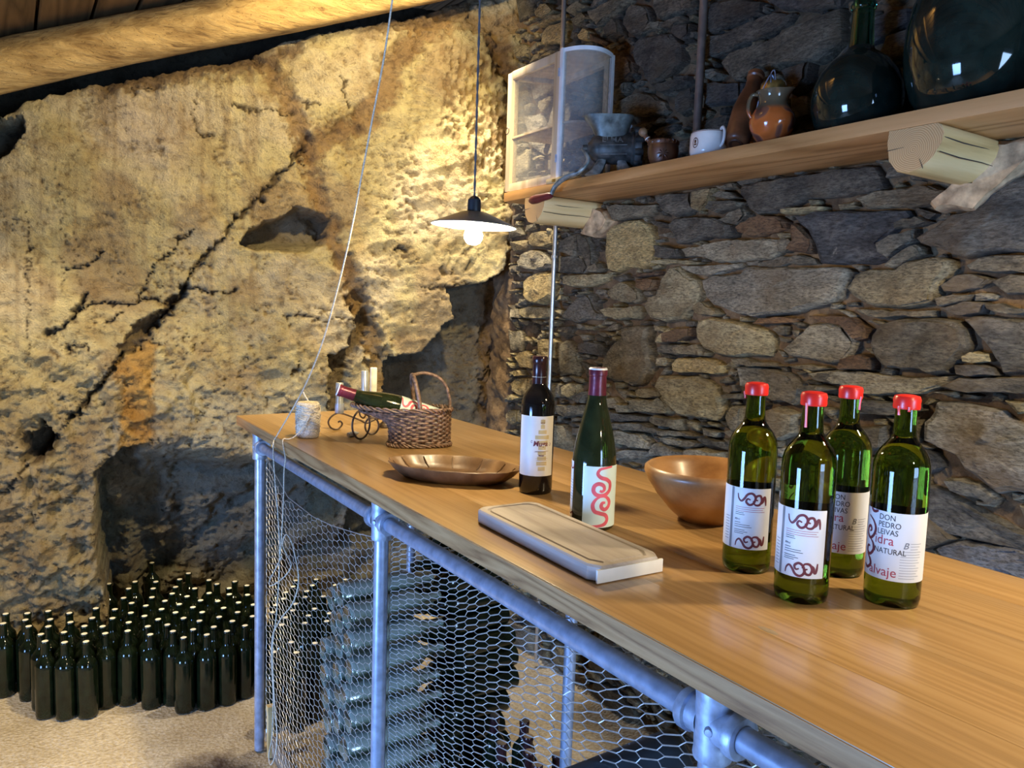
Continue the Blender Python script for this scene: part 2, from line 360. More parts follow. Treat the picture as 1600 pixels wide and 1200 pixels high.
# ------------------------------------------------------------------ mesh helpers
class MB:
    def __init__(s): s.v = []; s.f = []
    def add(s, v, f, mat=None):
        o = len(s.v)
        s.v += [tuple(mat @ Vector(p)) if mat is not None else tuple(p) for p in v]
        s.f += [tuple(i+o for i in q) for q in f]; return s
    def box(s, a, b, mat=None):
        x0, y0, z0 = a; x1, y1, z1 = b
        return s.add([(x0,y0,z0),(x1,y0,z0),(x1,y1,z0),(x0,y1,z0),(x0,y0,z1),(x1,y0,z1),(x1,y1,z1),(x0,y1,z1)],
              [(0,3,2,1),(4,5,6,7),(0,1,5,4),(1,2,6,5),(2,3,7,6),(3,0,4,7)], mat)
    def bbox(s, a, b, bev=.002, mat=None):
        bm = bmesh.new(); bmesh.ops.create_cube(bm, size=1)
        for v in bm.verts: v.co = Vector([(a[i]+b[i])/2+v.co[i]*(b[i]-a[i]) for i in range(3)])
        bmesh.ops.bevel(bm, geom=bm.edges[:], offset=bev, segments=2, affect='EDGES', profile=.6)
        bm.verts.index_update()
        s.add([v.co for v in bm.verts], [[v.index for v in f.verts] for f in bm.faces], mat); bm.free(); return s
    def lathe(s, prof, seg=32, mat=None, sx=1, sy=1, close=False):
        v = []; f = []; rings = []
        for r, z in prof:
            if r < 1e-6: v.append((0, 0, z)); rings.append([len(v)-1])
            else:
                rings.append(list(range(len(v), len(v)+seg)))
                v += [(r*sx*math.cos(2*PI*i/seg), r*sy*math.sin(2*PI*i/seg), z) for i in range(seg)]
        for a, b in zip(rings, rings[1:]):
            for i in range(seg):
                j = (i+1) % seg
                if len(a) == 1 and len(b) == 1: break
                if len(a) == 1: f.append((a[0], b[j], b[i]))
                elif len(b) == 1: f.append((a[i], a[j], b[0]))
                else: f.append((a[i], a[j], b[j], b[i]))
        return s.add(v, f, mat)
    def tube(s, pts, r, seg=8, closed=False, caps=True, mat=None):
        P = [Vector(p) for p in pts]; n = len(P)
        rr = r if isinstance(r, (list, tuple)) else [r]*n
        v = []; f = []; up = None
        for i in range(n):
            if closed: t = P[(i+1) % n]-P[i-1]
            else: t = P[min(i+1, n-1)]-P[max(i-1, 0)]
            t = t.normalized() if t.length > 1e-9 else Vector((0, 0, 1))
            if up is None:
                up = Vector((0, 0, 1)) if abs(t.z) < .9 else Vector((1, 0, 0))
            a = t.cross(up); a = a.normalized() if a.length > 1e-6 else t.orthogonal().normalized(); b = a.cross(t).normalized(); up = b
            for k in range(seg):
                an = 2*PI*k/seg; v.append(P[i]+(a*math.cos(an)+b*math.sin(an))*rr[i])
        for i in range(n if closed else n-1):
            j = (i+1) % n
            for k in range(seg):
                l = (k+1) % seg; f.append((i*seg+k, i*seg+l, j*seg+l, j*seg+k))
        if caps and not closed:
            f.append(tuple(range(seg-1, -1, -1))); f.append(tuple((n-1)*seg+k for k in range(seg)))
        return s.add(v, f, mat)
    def loft(s, rings, cap0=True, cap1=True, mat=None):
        v = []; f = []; n = len(rings[0])
        for r in rings: v += list(r)
        for i in range(len(rings)-1):
            for k in range(n):
                l = (k+1) % n; f.append((i*n+k, i*n+l, (i+1)*n+l, (i+1)*n+k))
        if cap0: f.append(tuple(range(n-1, -1, -1)))
        if cap1: f.append(tuple((len(rings)-1)*n+k for k in range(n)))
        return s.add(v, f, mat)
    def mesh(s, name, mat, smooth=35):
        me = bpy.data.meshes.new(name); me.from_pydata([tuple(p) for p in s.v], [], s.f); me.validate()
        bm = bmesh.new(); bm.from_mesh(me); bmesh.ops.recalc_face_normals(bm, faces=bm.faces); bm.to_mesh(me); bm.free()
        if mat: me.materials.append(M[mat] if isinstance(mat, str) else mat)
        if smooth is not None:
            me.polygons.foreach_set('use_smooth', [True]*len(me.polygons)); me.set_sharp_from_angle(angle=math.radians(smooth))
        return me
    def obj(s, name, mat, parent=None, smooth=35, **props):
        return link(name, s.mesh(name, mat, smooth), parent, **props)
def link(name, me, parent=None, **props):
    o = bpy.data.objects.new(name, me); COL.objects.link(o)
    if parent is not None: o.parent = parent
    for k, v in props.items(): o[k] = v
    return o
def thing(name, label, cat, loc=(0, 0, 0), rz=0, group=None):
    o = bpy.data.objects.new(name, None); COL.objects.link(o); o.location = loc; o.rotation_euler = (0, 0, rz); o.empty_display_size = .05
    o['label'] = label; o['category'] = cat
    if group: o['group'] = group
    return o
def copy_tree(o, loc=None, rot=None, label=None, parent=None):
    c = o.copy(); COL.objects.link(c)
    if parent is not None: c.parent = parent
    for ch in list(o.children): copy_tree(ch, parent=c)
    if loc is not None: c.location = loc
    if rot is not None: c.rotation_euler = rot
    if label: c['label'] = label
    return c
def spline(pts, n=8, closed=False):
    P = [np.array(p, float) for p in pts]; m = len(P); out = []
    for i in range(m if closed else m-1):
        p0 = P[i-1] if (closed or i > 0) else 2*P[0]-P[1]
        p1 = P[i]; p2 = P[(i+1) % m]; p3 = P[(i+2) % m] if (closed or i+2 < m) else 2*P[-1]-P[-2]
        for k in range(n):
            t = k/n; out.append(.5*((2*p1)+(-p0+p2)*t+(2*p0-5*p1+4*p2-p3)*t*t+(-p0+3*p1-3*p2+p3)*t**3))
    if not closed: out.append(P[-1])
    return out

# ================================================================== THE SETTING
# ------------------------------------------------------------------ wall_left: the living rock
RA, RB = 3.78, -.33                       # rock face: Y = RA + RB * X
def onRock(x, y):
    d = ray(x, y); t = (RA-(CAM[1]-RB*CAM[0]))/(d[1]-RB*d[0]); return CAM+d*t
def build_rock():
    X0, X1, Z0, Z1, st = -2.7, 2.45, -.05, 3.15, .0075
    xs = np.arange(X0, X1, st); zs = np.arange(Z0, Z1, st)
    X, Z = np.meshgrid(xs, zs); Y = RA+RB*X
    # trace coordinates of each vertex on the undisturbed rock face
    P = np.stack([X, Y, Z], -1)-CAM; C = P @ R
    px = 800+F*C[..., 0]/-C[..., 2]; py = 600-F*C[..., 1]/-C[..., 2]
    wx = px+(fbm(px/16, py/16, 3, 4, gain=.65)-.5)*26; wy = py+(fbm(px/16, py/16, 9, 4, gain=.65)-.5)*26     # ragged edges
    d = np.zeros_like(X)
    n0 = fbm(X*1.6, Z*1.6, 1, 3)-.5; n1 = fbm(X*5, Z*5, 2, 4)-.5; n2 = fbm(X*17, Z*19, 5, 4, gain=.6)-.5; n3 = fbm(X*60, Z*60, 6, 3, gain=.6)-.5
    rg = 1-np.abs(fbm(X*9+n1*2, Z*11-X*3, 8, 4)*2-1)                                     # ridged
    rough = .55+.9*sstep(480, 640, py)*sstep(420, 150, px)+.5*sstep(500, 620, py)
    d += n0*.10 + n1*.055 + (n2*.040+n3*.020)*rough - (rg-.75)*.045*rough
    # worked face: slanting pick marks on the upper left
    ang = (px*.80+py*.55)/9+n1*8
    d += .0035*np.sin(ang)*sstep(.5, .7, fbm(px/60, py/60, 31, 2))*sstep(560, 300, py)
    col = np.empty(X.shape+(3,)); base = np.array([.56, .475, .255])
    col[:] = base
    def paint(mk, c, k=1.0):
        m = np.clip(mk*k, 0, 1)[..., None]; col[:] = col*(1-m)+np.array(c)*m
    tone = fbm(X*3, Z*3, 21, 4)
    paint(sstep(.50, .68, tone), (.60, .51, .35), .8); paint(sstep(.46, .30, tone), (.36, .265, .15), .8)
    # lilac tint and pale streaks on the big upper block
    paint(sstep(120, 20, np.hypot((px-235)*.9, (py-185)*.8)), (.50, .42, .36), .7)
    paint(sstep(.55, .75, fbm(px/9, py/160, 44, 3))*sstep(640, 420, py)*sstep(470, 420, px), (.33, .24, .13), .55)
    # greyer, lichened rock low down
    low = sstep(520, 680, py+(tone-.5)*160)
    paint(low*sstep(60, 200, px), (.40, .37, .29), .75)
    paint(low*sstep(220, 90, px), (.33, .255, .145), .7)
    # vertical chisel combing left of the lantern
    zone = sstep(-10, 14, sdist(px, py, [(655,60),(700,50),(735,80),(790,90),(790,280),(740,270),(700,215),(640,190),(625,120)]))
    comb = np.sin(px*2*PI/11.5+n1*4)*.5+.5; dash = sstep(.45, .6, fbm(px/5, py/9, 51, 2))
    right = sstep(670, 700, px)
    d += zone*(right*(-.011*comb+.014*dash)+(1-right)*.014*sstep(.5, .62, fbm(px/14, py/4, 57, 2)))
    paint(zone*right*dash, (.20, .12, .05), .75)
    # earth-filled seams
    def seam(pts, wd, depth, c=(.20, .115, .05), k=.85):
        q = seg_dist(wx, wy, pts)+(fbm(px/7, py/7, 91, 3)-.5)*wd*1.1; m = sstep(wd*1.35, wd*.45, q)
        d[:] += m*(depth+n2*.05); paint(m, c, k)
    seam([(415,100),(440,130),(455,170),(478,215),(492,280),(505,330),(525,380),(548,430),(560,470)], 17, .035, (.27, .165, .075))
    seam([(690,30),(650,60),(618,100),(600,150),(560,195),(510,215),(482,235)], 22, .03, (.26, .155, .07))
    seam([(560,470),(575,505),(588,545),(598,600),(600,660)], 15, .06, (.36, .23, .09))
    seam([(170,128),(250,112),(330,96),(420,90),(470,70)], 11, .02, (.21, .13, .065), .8)
    seam([(770,60),(800,120),(800,250),(815,330),(812,450),(805,560),(800,640)], 17, .03, (.22, .125, .055), .9)
    seam([(640,25),(700,20),(780,40),(840,30)], 20, .02, (.40, .25, .10), .8)
    # cracks
    def crack(pts, wd, depth=.045):
        q = seg_dist(wx, wy, pts); m = sstep(wd, wd*.25, q)
        d[:] += m*depth; paint(m, (.075, .048, .026), .92)
    main = [(482,225),(455,256),(430,282),(405,312),(380,332),(350,371),(320,401),(295,431),(288,452)]
    crack(main, 5.5); crack([(288,452),(268,478),(246,503),(232,520)], 9, .07)
    # the crack opens into a wide wedge, then runs on down
    wedge = sstep(-3, 5, sdist(wx, wy, [(283,462),(262,490),(240,530),(212,555),(180,560),(195,530),(215,505),(245,490),(265,470)]))
    d += wedge*.09; paint(wedge, (.16, .10, .05), .8)
    crack([(186,556),(168,585),(150,612),(128,640),(112,655)], 7, .08)
    crack([(110,655),(85,690),(30,745),(0,775)], 4, .03)
    crack([(292,452),(330,460),(365,457),(372,450)], 3.5, .03); crack([(284,455),(255,474),(232,470),(215,475),(188,472),(165,476),(135,478)], 4, .035)
    crack([(132,458),(125,482),(110,500),(92,518),(75,522)], 6, .05)
    crack([(217,470),(228,440),(245,415),(268,390),(280,372),(300,360)], 3.2, .03)
    crack([(160,395),(150,408),(140,416),(98,420)], 3.5, .03); crack([(42,330),(43,480),(48,560)], 1.8, .012); crack([(97,310),(99,460)], 1.6, .01); crack([(115,360),(118,440)], 1.4, .008)
    crack([(360,160),(385,168),(402,166)], 3, .025); crack([(303,155),(308,200),(330,205)], 3, .02)
    crack([(470,160),(500,165)], 3, .02); crack([(540,120),(545,165)], 2.5, .02); crack([(400,170),(460,175)], 2.5, .02)
    crack([(445,492),(560,500)], 2, .015); crack([(655,450),(700,447),(735,445)], 3, .02)
    for a in ([(112,548),(130,540),(140,548)], [(170,500),(185,493)], [(220,535),(250,540)], [(620,395),(640,388)], [(530,575),(560,560)], [(455,585),(470,572)]): crack(a, 4, .03)
    # yellow ochre run
    och = sstep(-6, 6, sdist(wx, wy, [(208,550),(235,535),(250,545),(238,600),(241,650),(235,695),(205,712),(187,705),(190,640),(185,590),(170,575)]))
    d += och*.03; paint(och, (.50, .29, .07), .9)
    # niche
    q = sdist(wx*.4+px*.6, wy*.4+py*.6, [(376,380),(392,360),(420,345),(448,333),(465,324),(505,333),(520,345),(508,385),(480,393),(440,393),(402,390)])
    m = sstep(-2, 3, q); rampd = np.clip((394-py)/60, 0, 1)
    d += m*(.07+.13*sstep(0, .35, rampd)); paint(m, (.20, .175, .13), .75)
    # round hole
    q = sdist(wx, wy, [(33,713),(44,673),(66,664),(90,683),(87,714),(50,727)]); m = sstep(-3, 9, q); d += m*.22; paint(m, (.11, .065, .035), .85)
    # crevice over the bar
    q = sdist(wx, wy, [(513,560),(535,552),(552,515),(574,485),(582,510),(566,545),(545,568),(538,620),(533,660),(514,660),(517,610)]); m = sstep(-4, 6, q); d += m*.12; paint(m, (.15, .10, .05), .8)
    for p in ([(725,425),(735,402),(741,412),(736,420)], [(683,420),(692,412),(700,430),(690,432)]):
        m = sstep(-1, 3, sdist(px, py, p)); d += m*.03; paint(m, (.22, .18, .13), .6)
    # undercut on the right: rock set back and coloured darker
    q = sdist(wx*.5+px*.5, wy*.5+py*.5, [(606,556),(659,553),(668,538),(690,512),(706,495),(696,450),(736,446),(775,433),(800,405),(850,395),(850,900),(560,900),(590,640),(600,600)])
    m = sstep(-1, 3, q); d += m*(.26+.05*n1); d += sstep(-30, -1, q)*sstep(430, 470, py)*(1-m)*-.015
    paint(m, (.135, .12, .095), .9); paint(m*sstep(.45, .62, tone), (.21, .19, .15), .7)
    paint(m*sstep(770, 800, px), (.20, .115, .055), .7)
    # hollow bottom left where the bottles stand
    q = sdist(wx*.4+px*.6, wy*.4+py*.6, [(147,735),(150,860),(168,960),(176,1200),(1200,1200),(1000,760),(620,720),(420,715),(330,690),(240,690),(190,702)])
    edge = sstep(250, 150, px)
    k_ = 75-50*sstep(340, 430, px); m = sstep(0, 4, q)*edge+sstep(0, 1, q/k_)*(1-edge)
    d += m*(.30+.24*sstep(760, 960, py)); paint(m, (.27, .255, .21), .85); paint(m*sstep(330, 200, px), (.20, .15, .09), .7)
    paint(m*sstep(.5, .65, fbm(X*7, Z*9, 77, 3)), (.27, .27, .23), .6); paint(m*sstep(.56, .68, fbm(X*4, Z*4, 79, 3)), (.16, .18, .11), .55)
    d -= m*.03*np.sin((px*.6+py*.8)/13+n1*9)*sstep(700, 800, py)
    pit = sstep(.60, .74, fbm(px/6.5, py/4.5, 131, 3))*sstep(.45, .6, fbm(px/45, py/45, 133, 2)); d += pit*.016; paint(pit, (.24, .16, .08), .6)
    # rounded lower left boss
    d -= .05*sstep(0, 40, -seg_dist(px, py, [(60,860),(130,900)])+40)
    # top edge under the beam falls back into the dark
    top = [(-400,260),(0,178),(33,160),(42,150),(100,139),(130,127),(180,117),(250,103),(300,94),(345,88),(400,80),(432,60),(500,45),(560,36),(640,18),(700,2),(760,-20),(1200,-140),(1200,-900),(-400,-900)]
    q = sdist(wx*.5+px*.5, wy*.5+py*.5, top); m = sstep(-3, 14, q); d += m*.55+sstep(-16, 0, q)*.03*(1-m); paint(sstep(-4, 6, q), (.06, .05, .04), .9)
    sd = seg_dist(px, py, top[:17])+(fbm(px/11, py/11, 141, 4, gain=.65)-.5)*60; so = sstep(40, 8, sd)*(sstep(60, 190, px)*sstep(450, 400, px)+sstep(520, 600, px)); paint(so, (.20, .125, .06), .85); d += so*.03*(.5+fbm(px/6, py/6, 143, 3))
    q = sdist(wx, wy, [(-200,190),(0,185),(30,175),(34,200),(12,240),(0,246),(-200,260)]); m = sstep(-3, 5, q); d += m*.3; paint(m, (.16, .15, .13), .8)
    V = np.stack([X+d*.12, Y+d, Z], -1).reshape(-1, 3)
    nz, nx = X.shape
    idx = np.arange(nz*nx).reshape(nz, nx)
    fa = np.stack([idx[:-1, :-1], idx[:-1, 1:], idx[1:, 1:], idx[1:, :-1]], -1).reshape(-1, 4)
    me = bpy.data.meshes.new('wall_left')
    me.vertices.add(len(V)); me.vertices.foreach_set('co', V.astype(np.float32).ravel())
    me.loops.add(len(fa)*4); me.loops.foreach_set('vertex_index', fa.astype(np.int32).ravel())
    me.polygons.add(len(fa)); me.polygons.foreach_set('loop_start', np.arange(0, len(fa)*4, 4, dtype=np.int32))
    me.update(calc_edges=True)
    me.polygons.foreach_set('use_smooth', np.ones(len(fa), bool))
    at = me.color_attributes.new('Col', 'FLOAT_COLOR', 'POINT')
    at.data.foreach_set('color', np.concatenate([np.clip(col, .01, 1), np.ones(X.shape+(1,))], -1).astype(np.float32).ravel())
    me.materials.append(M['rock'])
    o = link('wall_left', me, None, kind='structure')
build_rock()

# ------------------------------------------------------------------ floor
def build_floor():
    xs = np.linspace(-2.7, 2.45, 190); ys = np.linspace(-3.1, 4.6, 260)
    X, Y = np.meshgrid(xs, ys); Z = (fbm(X*2, Y*2, 61, 3)-.5)*.018+(fbm(X*14, Y*14, 63, 3)-.5)*.010-.006
    Z += .10*sstep(1.95, 2.2, X)
    V = np.stack([X, Y, Z], -1).reshape(-1, 3); n, m = X.shape; i = np.arange(n*m).reshape(n, m)
    fa = np.stack([i[:-1, :-1], i[:-1, 1:], i[1:, 1:], i[1:, :-1]], -1).reshape(-1, 4)
    me = bpy.data.meshes.new('floor'); me.from_pydata(V.tolist(), [], fa.tolist())
    me.polygons.foreach_set('use_smooth', [True]*len(fa)); me.materials.append(M['floor'])
    return link('floor', me, None, kind='structure')
floor = build_floor()

# ------------------------------------------------------------------ wall_right: dry stone set in mud, stones one by one
XW = 2.0
def build_stone_wall():
    ys = np.linspace(-3.1, 3.3, 420); zs = np.linspace(-.05, 3.4, 230)
    Y, Z = np.meshgrid(ys, zs)
    X = XW+.022+(fbm(Y*9, Z*14, 71, 4)-.5)*.055+(fbm(Y*40, Z*60, 73, 3)-.5)*.022
    V = np.stack([X, Y, Z], -1).reshape(-1, 3); n, m = Y.shape; i = np.arange(n*m).reshape(n, m)
    fa = np.stack([i[:-1, :-1], i[:-1, 1:], i[1:, 1:], i[1:, :-1]], -1).reshape(-1, 4)
    me = bpy.data.meshes.new('wall_right'); me.from_pydata(V.tolist(), [], fa.tolist())
    me.polygons.foreach_set('use_smooth', [True]*len(fa)); me.materials.append(M['mud'])
    wall = link('wall_right', me, None, kind='structure')
    A = (790, 320, 5.714); B = (1040, 250, 5.714); Cc = (780, 300, 3.0); D = (1180, 250, 3.0); E = (1040, 450, 5.714); G = (790, 520, 5.714)
    I = (1000, 620, 5.333); J = (830, 0, 5.714); K = (1090, 0, 5.714); P = (0, 0, 1)
    T = [
     (A,'y',215,300,250,250,340,235,450,250,455,350,380,385,280,380,220,350),(A,'g',120,510,160,440,240,400,330,410,390,460,425,530,380,570,290,590,200,580,140,560),
     (A,'y',180,690,240,630,320,600,450,610,455,810,400,850,330,890,250,880,210,820,190,760),(A,'b',130,930,220,900,330,910,440,920,440,1010,300,1020,180,1015,130,980),
     (A,'g',75,930,125,930,130,1010,90,1010),(A,'b',545,640,700,625,860,615,960,615,920,680,800,730,640,740,550,710),
     (A,'g',510,1000,560,930,650,830,760,790,810,860,840,940,900,980,860,1030,740,1020,640,1055,560,1030),(A,'b',920,770,1000,710,1080,680,1170,720,1240,790,1250,850,1180,885,1060,870,980,850),
     (A,'b',890,940,980,910,1100,920,1200,900,1230,960,1190,1020,1030,1035,940,1000),(A,'y',920,250,990,180,1090,140,1220,130,1300,190,1345,280,1350,400,1320,540,1240,580,1100,560,1000,605,930,580,905,440),
     (A,'s',500,350,600,280,660,260,670,400,650,470,560,440,500,420),(A,'s',490,460,600,450,720,480,760,560,720,620,600,615,490,605),(A,'s',670,270,760,280,800,420,810,560,770,590,720,480,690,400),
     (A,'s',780,560,870,520,900,570,840,610,780,605),(Cc,'b',740,470,760,410,800,355,850,345,890,385,945,410,965,470,940,530,905,560,880,600,780,610,710,590,680,540,700,495,735,485),
     (A,'r',1190,660,1290,655,1370,670,1340,750,1280,775,1200,740),(A,'s',1000,150,960,60,940,0,1380,0,1390,70,1250,110,1100,130),
     (A,'r',1130,640,1290,610,1400,590,1380,630,1200,655),
     (B,'g',160,800,360,750,590,705,830,705,1030,710,1040,840,980,890,800,900,640,920,480,920,330,870,200,870),(B,'s',-60,760,150,795,180,870,0,885,-50,870),(B,'b',0,885,160,890,380,920,300,935,0,935,-120,920,-110,900),
     (B,'s',40,580,110,520,330,500,480,520,620,580,620,680,550,700,400,690,240,740,120,750,100,670),(B,'s',-80,330,0,310,250,280,270,440,200,490,100,515,20,480,-40,400),(B,'y',250,280,460,250,420,370,330,460,260,440),
     (B,'s',400,440,440,370,640,360,720,380,700,420,560,450,480,480),(B,'s',480,540,590,470,720,420,745,490,690,560,600,580),(B,'s',460,330,520,280,620,290,690,340,600,355),(B,'s',490,240,650,210,680,260,560,270),
     (B,'s',700,230,900,190,1200,140,1600,80,1890,60,1940,150,1980,255,1780,295,1600,330,1290,350,1150,420,1000,460,830,490,760,440,730,360,685,310),
     (B,'r',650,610,700,560,800,510,900,490,1020,500,1110,550,1130,620,1010,650,870,690,740,685,670,650),(B,'b',1080,450,1250,430,1450,420,1440,455,1200,485,1080,485),(B,'s',1040,710,1150,700,1190,750,1100,830,1040,830),
     (B,'r',1170,560,1220,580,1290,650,1350,720,1340,840,1200,820,1100,810,1190,760,1170,640),(B,'s',820,930,1000,870,1200,840,1350,880,1380,930,1200,940,1000,960,830,950),(B,'g',170,950,420,940,700,920,740,960,560,1000,400,1050,270,1020),
     (B,'g',345,1075,450,1030,690,1010,730,960,900,955,1150,960,1400,960,1580,955,1680,1000,1640,1090,1600,1170,1590,1223,1480,1290,1330,1323,1150,1373,1000,1388,850,1403,680,1383,560,1333,450,1293,385,1223,355,1143),
     (D,'d',200,265,330,240,560,240,720,235,740,260,660,330,590,400,640,470,560,490,310,485,290,400,260,330),(D,'s',480,185,560,150,700,135,840,120,930,150,900,200,780,220,650,220,530,230),
     (D,'s',590,395,660,350,770,320,770,370,690,430,640,470,600,440),(D,'s',660,300,700,275,780,265,830,290,740,320,660,325),(D,'s',620,500,660,460,770,395,810,440,720,480,650,510),
     (D,'d',770,370,850,320,930,255,1060,230,1130,150,1260,80,1500,60,1560,300,1500,440,1180,430,1080,440,1000,465,930,445,850,410,790,395),
     (D,'b',420,600,460,540,540,510,660,510,720,470,860,455,940,470,950,510,890,560,870,600,860,670,760,690,660,695,560,690,470,650),(D,'s',1000,500,1060,460,1180,445,1400,450,1500,470,1400,530,1160,530,1020,520),
     (D,'d',870,590,940,540,1040,530,1110,560,1060,600,960,625,890,620),(D,'s',1110,570,1200,535,1400,540,1500,590,1400,630,1180,630),(D,'s',870,650,960,630,1050,630,1010,660,880,690),(D,'d',870,700,1000,660,1100,670,1080,720,930,725),
     (D,'s',1085,675,1160,670,1250,700,1450,700,1450,720,1200,725,1100,700),(D,'s',560,820,620,760,720,740,860,740,960,755,1010,790,1025,870,990,920,930,980,940,1005,850,1015,780,985,700,985,630,975,580,930,550,870),
     (D,'d',990,745,1060,730,1200,740,1400,740,1500,880,1450,1005,1170,1005,1140,940,1080,850,1020,780),(D,'b',990,920,1040,895,1110,905,1115,945,1050,955,995,945),(D,'d',950,960,1060,955,1130,975,1155,1010,960,1005),
     (D,'g',260,1000,400,985,600,1000,760,1020,860,1015,960,1010,900,1060,800,1095,640,1100,480,1095,400,1050,300,1030),(D,'d',880,1060,970,1018,1100,1015,1400,1020,1500,1060,1400,1090,1200,1090,1000,1092),
     (D,'g',140,890,200,830,240,800,260,770,350,760,430,770,480,850,480,880,420,950,350,955,260,935,170,920),(D,'r',260,730,360,725,480,740,540,790,540,840,490,850,430,770,300,755),(D,'r',420,930,480,910,560,925,560,985,410,985),(D,'s',470,700,600,700,850,705,850,735,560,740),
     (P,'e',1444,658,1460,642,1465,627,1495,627,1530,635,1565,642,1592,660,1680,690,1690,790,1600,768,1566,772,1538,753,1510,734,1495,712,1465,699,1442,688),(P,'d',1326,624,1375,624,1440,632,1442,642,1400,650,1330,648),
     (P,'d',1450,758,1480,766,1520,790,1560,812,1610,835,1680,850,1680,880,1560,852,1480,835,1440,828),(P,'d',1480,747,1506,747,1536,755,1566,781,1560,790,1527,777,1490,764),(P,'e',1469,855,1495,846,1527,848,1600,855,1680,880,1680,940,1538,890,1480,872),
     (P,'d',1443,700,1464,708,1477,730,1452,742),(P,'s',1320,668,1390,664,1388,700,1355,706,1328,697),(P,'s',1400,660,1440,655,1436,690,1410,705),(P,'d',1330,730,1350,715,1400,720,1420,760,1350,775),(P,'s',1440,790,1500,842,1450,860,1420,830),(P,'d',1330,790,1420,780,1440,840,1360,850,1320,830),
     (E,'y',270,160,370,115,420,170,520,235,480,255,340,240,280,200),(E,'b',305,370,330,290,420,265,560,280,680,300,850,350,960,400,1000,450,1005,540,960,610,800,605,600,620,470,590,370,540,310,450),
     (E,'s',980,370,1030,330,1110,340,1120,420,1050,430),(E,'y',75,680,120,625,300,615,480,650,570,690,560,760,480,775,350,760,200,755,90,740),
     (E,'b',-50,870,0,780,90,780,200,790,300,780,430,850,500,900,550,990,570,1090,530,1170,450,1190,300,1160,150,1140,80,1070,20,960),(E,'g',650,700,800,700,1000,730,1150,770,1240,850,1240,1000,1170,1050,1000,1020,900,990,760,900,680,870),
     (E,'s',600,630,760,630,1000,670,1040,700,850,700,660,690),(E,'s',1050,690,1300,680,1500,720,1350,740,1180,720),(E,'s',0,530,150,500,310,500,360,580,350,605,150,595,0,580),(E,'r',0,400,130,360,280,350,270,430,130,490,0,490),
     (E,'s',500,820,580,785,630,830,600,850,510,850),(E,'d',530,870,640,860,660,920,560,930),(E,'s',550,950,700,940,720,990,580,990),(E,'g',560,1150,600,1060,720,1060,710,1260,600,1280),(E,'s',1310,770,1450,750,1560,760,1600,860,1480,840,1340,810),
     (E,'s',1250,880,1350,860,1500,880,1560,905,1420,925,1260,910),(E,'r',800,320,870,270,1100,260,1210,270,1180,310,1000,320),
     (G,'y',320,60,450,50,480,80,470,230,375,210,330,190),(G,'b',490,80,590,70,650,110,665,220,690,320,640,390,560,370,490,390),(G,'d',665,100,760,70,850,90,900,130,890,210,760,190,670,180),
     (G,'s',940,160,1000,80,1080,20,1080,-60,1300,-60,1290,60,1330,190,1350,300,1290,400,1240,470,1160,480,1090,430,1000,440,900,400,890,250),(G,'b',1360,90,1400,20,1480,-40,1600,-30,1600,90,1480,90),(G,'s',1380,130,1500,100,1600,100,1600,190,1480,190,1380,170),
     (G,'g',1400,220,1460,215,1490,260,1460,300,1390,280),(G,'b',1170,510,1270,490,1390,510,1400,570,1300,585,1190,570),(G,'b',1140,600,1200,580,1350,600,1430,560,1510,700,1500,725,1350,715,1180,700,1140,660),(G,'g',1010,630,1120,640,1130,710,1050,710),
     (G,'g',890,580,1000,570,1040,620,980,680,900,650),(G,'g',650,560,720,520,740,560,700,630,650,600),(G,'b',520,480,580,440,650,460,650,540,580,590,520,550),(G,'y',70,450,120,400,240,400,240,540,180,570,90,520),(G,'b',50,560,110,540,160,580,120,605,60,600),
     (G,'b',20,720,60,680,130,690,140,800,80,830,30,800),(G,'y',100,210,180,160,240,200,250,320,170,310),(G,'b',80,350,160,330,190,380,130,390),(G,'s',900,690,1050,720,1280,750,1270,790,1050,800,900,740),(G,'g',950,870,1060,860,1250,910,1310,980,1290,1040,1150,1030,980,960),
     (G,'s',1310,770,1360,730,1600,770,1600,870,1400,820),(G,'g',1380,940,1420,920,1600,960,1600,1000,1450,990),(G,'g',1310,1050,1370,990,1480,1000,1590,1060,1590,1100,1310,1100),(G,'g',990,1050,1150,1040,1290,1060,1290,1130,1010,1120),(G,'s',470,640,700,640,720,720,560,760,470,720),(G,'s',920,800,1250,800,1450,880,1400,900,1000,850),
     (I,'s',170,330,260,320,400,360,520,390,480,420,330,410,190,370),(I,'g',105,420,170,370,280,410,340,490,110,490),(I,'g',410,430,550,430,720,460,720,540,480,510,370,480),(I,'s',500,340,720,370,750,440,560,400),(I,'g',750,150,800,70,880,80,870,280,830,290,770,230),
     (I,'g',1060,110,1150,80,1330,140,1330,300,1180,370,1080,310),(I,'s',1060,330,1200,370,1200,420,1130,420),(I,'s',170,270,350,280,500,330,330,330,190,310),
     (J,'s',840,170,860,80,930,30,1050,60,1110,200,1060,270,940,340,880,300,830,230),(J,'s',940,390,1010,330,1150,310,1290,300,1380,400,1380,560,1290,640,1180,740,1080,770,1040,720,1020,640,950,580,935,480),(J,'s',560,180,540,120,700,40,850,-20,920,0,820,100,700,180,620,260),
     (J,'r',700,560,720,480,830,450,930,560,940,650,880,720,740,790,700,760),(J,'s',720,1000,800,920,960,830,1100,840,1210,910,1240,990,1190,1030,900,1040,720,1030),(J,'s',690,270,790,170,830,260,840,320,720,350),(J,'s',1100,-20,1500,-60,1490,60,1370,110,1170,190,1120,120),(J,'g',1070,280,1130,210,1200,200,1180,270),
     (J,'s',1190,250,1280,200,1420,160,1420,200,1250,270),(J,'s',1290,290,1320,230,1440,210,1440,310,1380,370,1310,340),(J,'s',1120,790,1250,740,1440,680,1440,730,1330,800,1160,830),(J,'s',1290,900,1330,810,1450,770,1460,970,1370,1040,1300,990),
